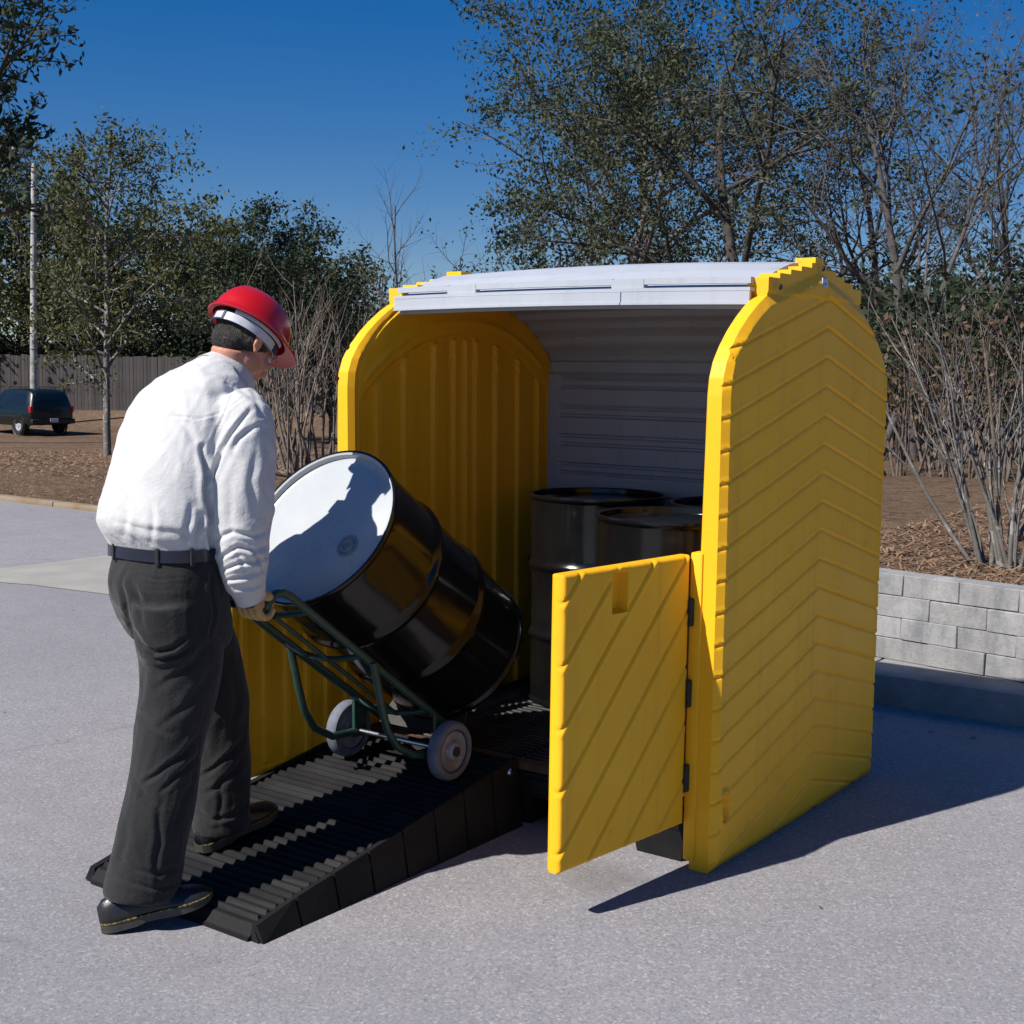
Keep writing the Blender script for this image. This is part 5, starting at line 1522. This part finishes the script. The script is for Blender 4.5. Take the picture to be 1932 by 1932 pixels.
def far_woods():
    rs = np.random.RandomState(5)
    n = 52000
    a = rs.uniform(rad(-80), rad(80), n); R_ = rs.uniform(112, 138, n)
    top = 5.0 + 1.1 * np.sin(a * 23) + 0.8 * np.sin(a * 61 + 1) + 0.5 * np.sin(a * 140 + 2)
    h = top * (1 - rs.uniform(0, 1, n) ** 1.6) * (0.75 + 0.25 * np.sin(R_ * 1.7 + a * 40)) - 0.8
    P = np.stack([np.sin(a) * R_, np.cos(a) * R_, h], -1)
    V, F = leaves_np(P, 1, .3, .85, rs, long=1.3)
    return np_mesh('far_woods', V, F)
tag(link('far_woods', far_woods(), M['leaf_dark']), 'dark far off woods low along the horizon', 'woods', kind='stuff')
# pine straw scattered over the beds
def straw():
    rs = np.random.RandomState(8)
    out = []
    n1, n2 = 62000, 30000
    u1 = rs.uniform(-5.5, 1.3, n1); v1 = WALL_V + 0.5 + rs.uniform(0, 1, n1) ** 1.25 * 15
    u2 = rs.uniform(7, 26, n2); v2 = EDGE_V + 0.05 + rs.uniform(0, 1, n2) ** 1.4 * 20
    U = np.concatenate([u1, u2]); V = np.concatenate([v1, v2])
    X = OX - U * CA + V * SA; Y = OY + U * SA + V * CA; Z = terrain_h(U, V) + rs.uniform(.002, .035, len(U))
    n = len(U)
    a = rs.uniform(0, 6.283, n); L = rs.uniform(.03, .10, n); w = rs.uniform(.0022, .006, n) * (1 + 1.6 * (V > 8))
    tl = rs.uniform(-.35, .35, n)
    d = np.stack([np.cos(a) * L, np.sin(a) * L, tl * L], -1); e = np.stack([-np.sin(a) * w, np.cos(a) * w, np.zeros(n)], -1)
    P = np.stack([X, Y, Z], -1)
    Vv = np.stack([P - d / 2 - e, P - d / 2 + e, P + d / 2 + e, P + d / 2 - e], 1).reshape(-1, 3)
    return np_mesh('pine_straw', Vv, np.arange(4 * n).reshape(n, 4))
M['straw'] = simple('dry pine straw', (0.30, 0.19, 0.115), (0.17, 0.095, 0.055), 6.0, 0.9)
tag(link('pine_straw', straw(), M['straw']), 'dry brown pine straw strewn over the planting beds', 'pine straw', kind='stuff')

def debris():
    rs = np.random.RandomState(19)
    n = 420
    U = np.concatenate([rs.uniform(-4, 1.4, 200), rs.uniform(2, 22, 120), rs.uniform(-5, 6, 100)])
    V = np.concatenate([WALL_V - 0.05 - np.abs(rs.normal(0, .25, 200)), EDGE_V - 0.14 - np.abs(rs.normal(0, .4, 120)), rs.uniform(-3, 2.4, 100)])
    X = OX - U * CA + V * SA; Y = OY + U * SA + V * CA
    inside = (U > -0.05) & (U < W + .05) & (V > -1.5) & (V < D + .05)
    P = np.stack([X, Y, np.full(n, .006)], -1)[~inside]; n = len(P)
    a = rs.uniform(0, 6.283, n); L = rs.uniform(.012, .05, n); w = L * rs.uniform(.12, .5, n)
    d = np.stack([np.cos(a) * L, np.sin(a) * L, rs.uniform(0, .25, n) * L], -1) / 2; e = np.stack([-np.sin(a) * w, np.cos(a) * w, rs.uniform(-.1, .3, n) * w], -1) / 2
    V4 = np.stack([P - d, P + e, P + d, P - e], 1).reshape(-1, 3)
    return np_mesh('leaf_debris', V4, np.arange(4 * n).reshape(n, 4))
tag(link('leaf_debris', debris(), M['straw']), 'small dry leaves and bits blown along the edges of the asphalt', 'leaf litter', kind='stuff')

# ================================================================== wooden fence far left
def fence_mat():
    m, n, l, b = new_mat('weathered grey fence wood')
    oi = n.new('ShaderNodeObjectInfo'); co = coords(n, l, 'Object', (5, 5, .5))
    c = mixc(n, l, oi.outputs['Random'], (0.085, 0.073, 0.070), (0.045, 0.040, 0.040))
    c = mixc(n, l, ramp(n, l, noise(n, l, 3.0, 5, .6, co), ((.4, 0.0), (.7, .6))), c, (0.11, 0.103, 0.103))
    l.new(c, b.inputs['Base Color']); b.inputs['Roughness'].default_value = .95
    return m
M['fence_wood'] = fence_mat()
FX0, FX1, FY, FZ, FH = -27.0, -4.5, 58.0, -.55, 2.55
fence = empty('wooden_fence', (FX0, FY, FZ), 0, 'weathered grey plank fence beyond the parked car', 'fence')
plank = MB(); plank.bbox((0, -.012, 0), (.142, .012, FH), .004, 1); plank_me = plank.mesh('plank'); plank_me.materials.append(M['fence_wood'])
rng = random.Random(77)
x = 0.0
while x < FX1 - FX0:
    o = link('plank', plank_me, None, fence, (x, rng.uniform(-.006, .006), rng.uniform(-.05, .03))); o.rotation_euler = (0, rng.uniform(-.006, .006), 0); x += .15
post_me = MB().bbox((-.06, .0, 0), (.06, .11, FH + .05), .008, 1).mesh('post'); post_me.materials.append(M['fence_wood'])
rail_me = MB().bbox((0, .015, -.045), (2.4, .055, .045), .004, 1).mesh('rail'); rail_me.materials.append(M['fence_wood'])
for k in range(10):
    link('post', post_me, None, fence, (k * 2.4, .06, 0))
    for z in (.4, 1.3, 2.2): link('rail', rail_me, None, fence, (k * 2.4, .0, z))

# ================================================================== lamp post
M['pole'] = simple('weathered pale pole', (0.42, 0.41, 0.40), (0.22, 0.21, 0.20), 1.6, 0.85, 0.2, 14, stops=(.45, .6))
M['lamp_head'] = simple('pale lamp housing', (0.6, 0.6, 0.6), (0.5, 0.5, 0.5), 3, 0.5)
lp = empty('lamp_post', (-18.95, 53.2, -.55), 0, 'tall pale lamp post behind the parked car', 'lamp post')
MB().tube([(0, 0, 0), (.05, 0, 3), (.13, 0, 6.5), (.22, 0, 9.9)], [.15, .135, .12, .10], 12).build('pole', M['pole'], lp, 60)
MB().tube([(.22, 0, 9.75), (-.15, -.1, 10.25), (-.4, -.15, 10.45)], .035, 8).build('arm', M['pole'], lp, 60)
mb = MB(); mb.bbox((-.72, -.40, 10.33), (-.22, .08, 10.58), .06, 2); mb.build('lamp_head', M['lamp_head'], lp, 50)
mb = MB(); mb.bbox((-.62, -.33, 10.30), (-.32, .0, 10.34), .01, 1); mb.build('lens', M['band_white'], lp, 50)

# ================================================================== parked car
def paint(name, c):
    return simple(name, c, tuple(x * .85 for x in c), 2.0, 0.32, coat=0.25)
M['car_green'] = paint('dark green car paint', (0.003, 0.008, 0.008))
M['car_trim'] = simple('black car trim', (0.012, 0.012, 0.013), None, 5, 0.5)
M['car_glass'] = simple('dark car glass', (0.008, 0.010, 0.012), None, 4, 0.06, spec=0.7)
M['tail_red'] = simple('red tail lamp', (0.35, 0.02, 0.012), (0.28, 0.012, 0.01), 20, 0.25)
M['plate'] = simple('blank number plate', (0.62, 0.63, 0.66), (0.5, 0.52, 0.58), 30, 0.5)
M['alloy'] = simple('pale alloy wheel', (0.62, 0.63, 0.65), (0.4, 0.41, 0.43), 20, 0.35, metal=.4)
M['car_tyre'] = simple('black tyre', (0.018, 0.018, 0.019), None, 20, 0.85)
CH = rad(50)                                    # heading: away and to the left
car = empty('parked_car', (-16.55, 48.35, -.92), CH, 'dark green sport utility car parked at the left edge', 'car')
def ring_car(y, w, zb, zbelt, zr, wr):
    half = [(w * .93, zb), (w, zb + .10), (w + .01, (zb + zbelt) / 2), (w, zbelt - .04), (w - .02, zbelt), (wr + .04, zr - .09), (wr - .02, zr - .025), (wr * .55, zr)]
    return [Vector((a, y, b)) for a, b in half] + [Vector((-a, y, b)) for a, b in reversed(half)]
ST = [(0.03, .80, .42, .93, 1.02, .70), (0.05, .83, .40, .96, 1.15, .69), (.10, .845, .38, .97, 1.38, .67), (.22, .855, .36, .97, 1.56, .65), (.45, .86, .34, .97, 1.625, .64), (1.0, .86, .32, .96, 1.645, .64), (1.7, .86, .32, .95, 1.635, .635), (2.2, .86, .32, .95, 1.60, .625), (2.5, .86, .32, .95, 1.40, .66), (2.85, .86, .32, .95, 1.08, .74), (3.0, .86, .32, .95, 1.00, .78), (3.6, .85, .33, .93, .975, .76), (4.1, .83, .36, .88, .93, .72), (4.35, .78, .40, .80, .84, .66)]
mb = MB(); mb.loft([ring_car(*s) for s in ST]); mb.build('body', M['car_green'], car, 42)
def side_x(y, z):
    w = np.interp(y, [s[0] for s in ST], [s[1] for s in ST]) - .02; zb = np.interp(y, [s[0] for s in ST], [s[3] for s in ST]); zr = np.interp(y, [s[0] for s in ST], [s[4] for s in ST]) - .09; wr = np.interp(y, [s[0] for s in ST], [s[5] for s in ST]) + .04
    return float(w + (wr - w) * np.clip((z - zb) / max(zr - zb, .01), 0, 1))
for sx in (-1, 1):
    for quad in ([(.42, 1.03), (1.38, 1.03), (1.32, 1.50), (.56, 1.50)], [(1.50, 1.03), (2.62, 1.03), (2.22, 1.47), (1.46, 1.50)]):
        vs = [(sx * (side_x(y, z) + .006), y, z) for y, z in quad] + [(sx * (side_x(y, z) - .02), y, z) for y, z in quad]
        MB().add(vs, [(0, 1, 2, 3), (7, 6, 5, 4), (0, 4, 5, 1), (1, 5, 6, 2), (2, 6, 7, 3), (3, 7, 4, 0)]).build('side_window', M['car_glass'], car)
    mb = MB(); mb.bbox((sx * .80 - .06, -.0, .80), (sx * .80 + .06, .16, 1.04), .02, 2); mb.build('tail_light', M['tail_red'], car, 50)
    mb = MB(); mb.bbox((sx * .868 - .012, .75, .62), (sx * .868 + .012, 2.95, .70), .006, 1); mb.build('side_trim', M['car_trim'], car)
    for y in (.86, 3.42):
        Mx = Matrix.Translation((sx * .76, y, .345)) @ Matrix.Rotation(math.pi / 2 * sx, 4, 'Y')
        w = MB().lathe([(.20, -.10), (.32, -.10), (.345, -.07), (.345, .07), (.32, .105), (.21, .105), (.20, .08)], 30, Mx).build('wheel', M['car_tyre'], car, 50)
        MB().lathe([(.20, .09), (.17, .075), (.07, .085), (.06, .10), (.0005, .10)], 24, Mx).build('rim', M['alloy'], w, 50)
        MB().lathe([(.375, .085), (.42, .11), (.43, .10), (.375, .07)], 30, Mx).build('arch_trim', M['car_trim'], car, 50)
vs = [(-.60, .105 - .055 * 1, 1.06), (.60, .05, 1.06), (.56, .195, 1.50), (-.56, .195, 1.50)]
MB().add([(a, b - .022, c) for a, b, c in vs] + [(a, b + .03, c) for a, b, c in vs], [(0, 1, 2, 3), (7, 6, 5, 4), (0, 4, 5, 1), (1, 5, 6, 2), (2, 6, 7, 3), (3, 7, 4, 0)]).build('rear_window', M['car_glass'], car)
mb = MB(); mb.bbox((-.86, -.10, .40), (.86, .06, .58), .04, 3); bmp = mb.build('bumper', M['car_trim'], car, 50)
mb = MB(); mb.bbox((-.16, -.115, .46), (.16, -.098, .60), .004, 1); mb.build('number_plate', M['plate'], bmp)
MB().tube([(.60, .5, 1.64), (.60, .6, 1.70), (.60, 1.8, 1.70), (.60, 1.9, 1.63)], .018, 6).build('roof_rail', M['car_trim'], car, 60)
MB().tube([(-.60, .5, 1.64), (-.60, .6, 1.70), (-.60, 1.8, 1.70), (-.60, 1.9, 1.63)], .018, 6).build('roof_rail', M['car_trim'], car, 60)
for sx in (-1, 1):
    mb = MB(); mb.bbox((sx * .99 - .10, 2.45, 1.0), (sx * .99 + .08, 2.55, 1.16), .03, 2); mb.build('wing_mirror', M['car_trim'], car, 50)
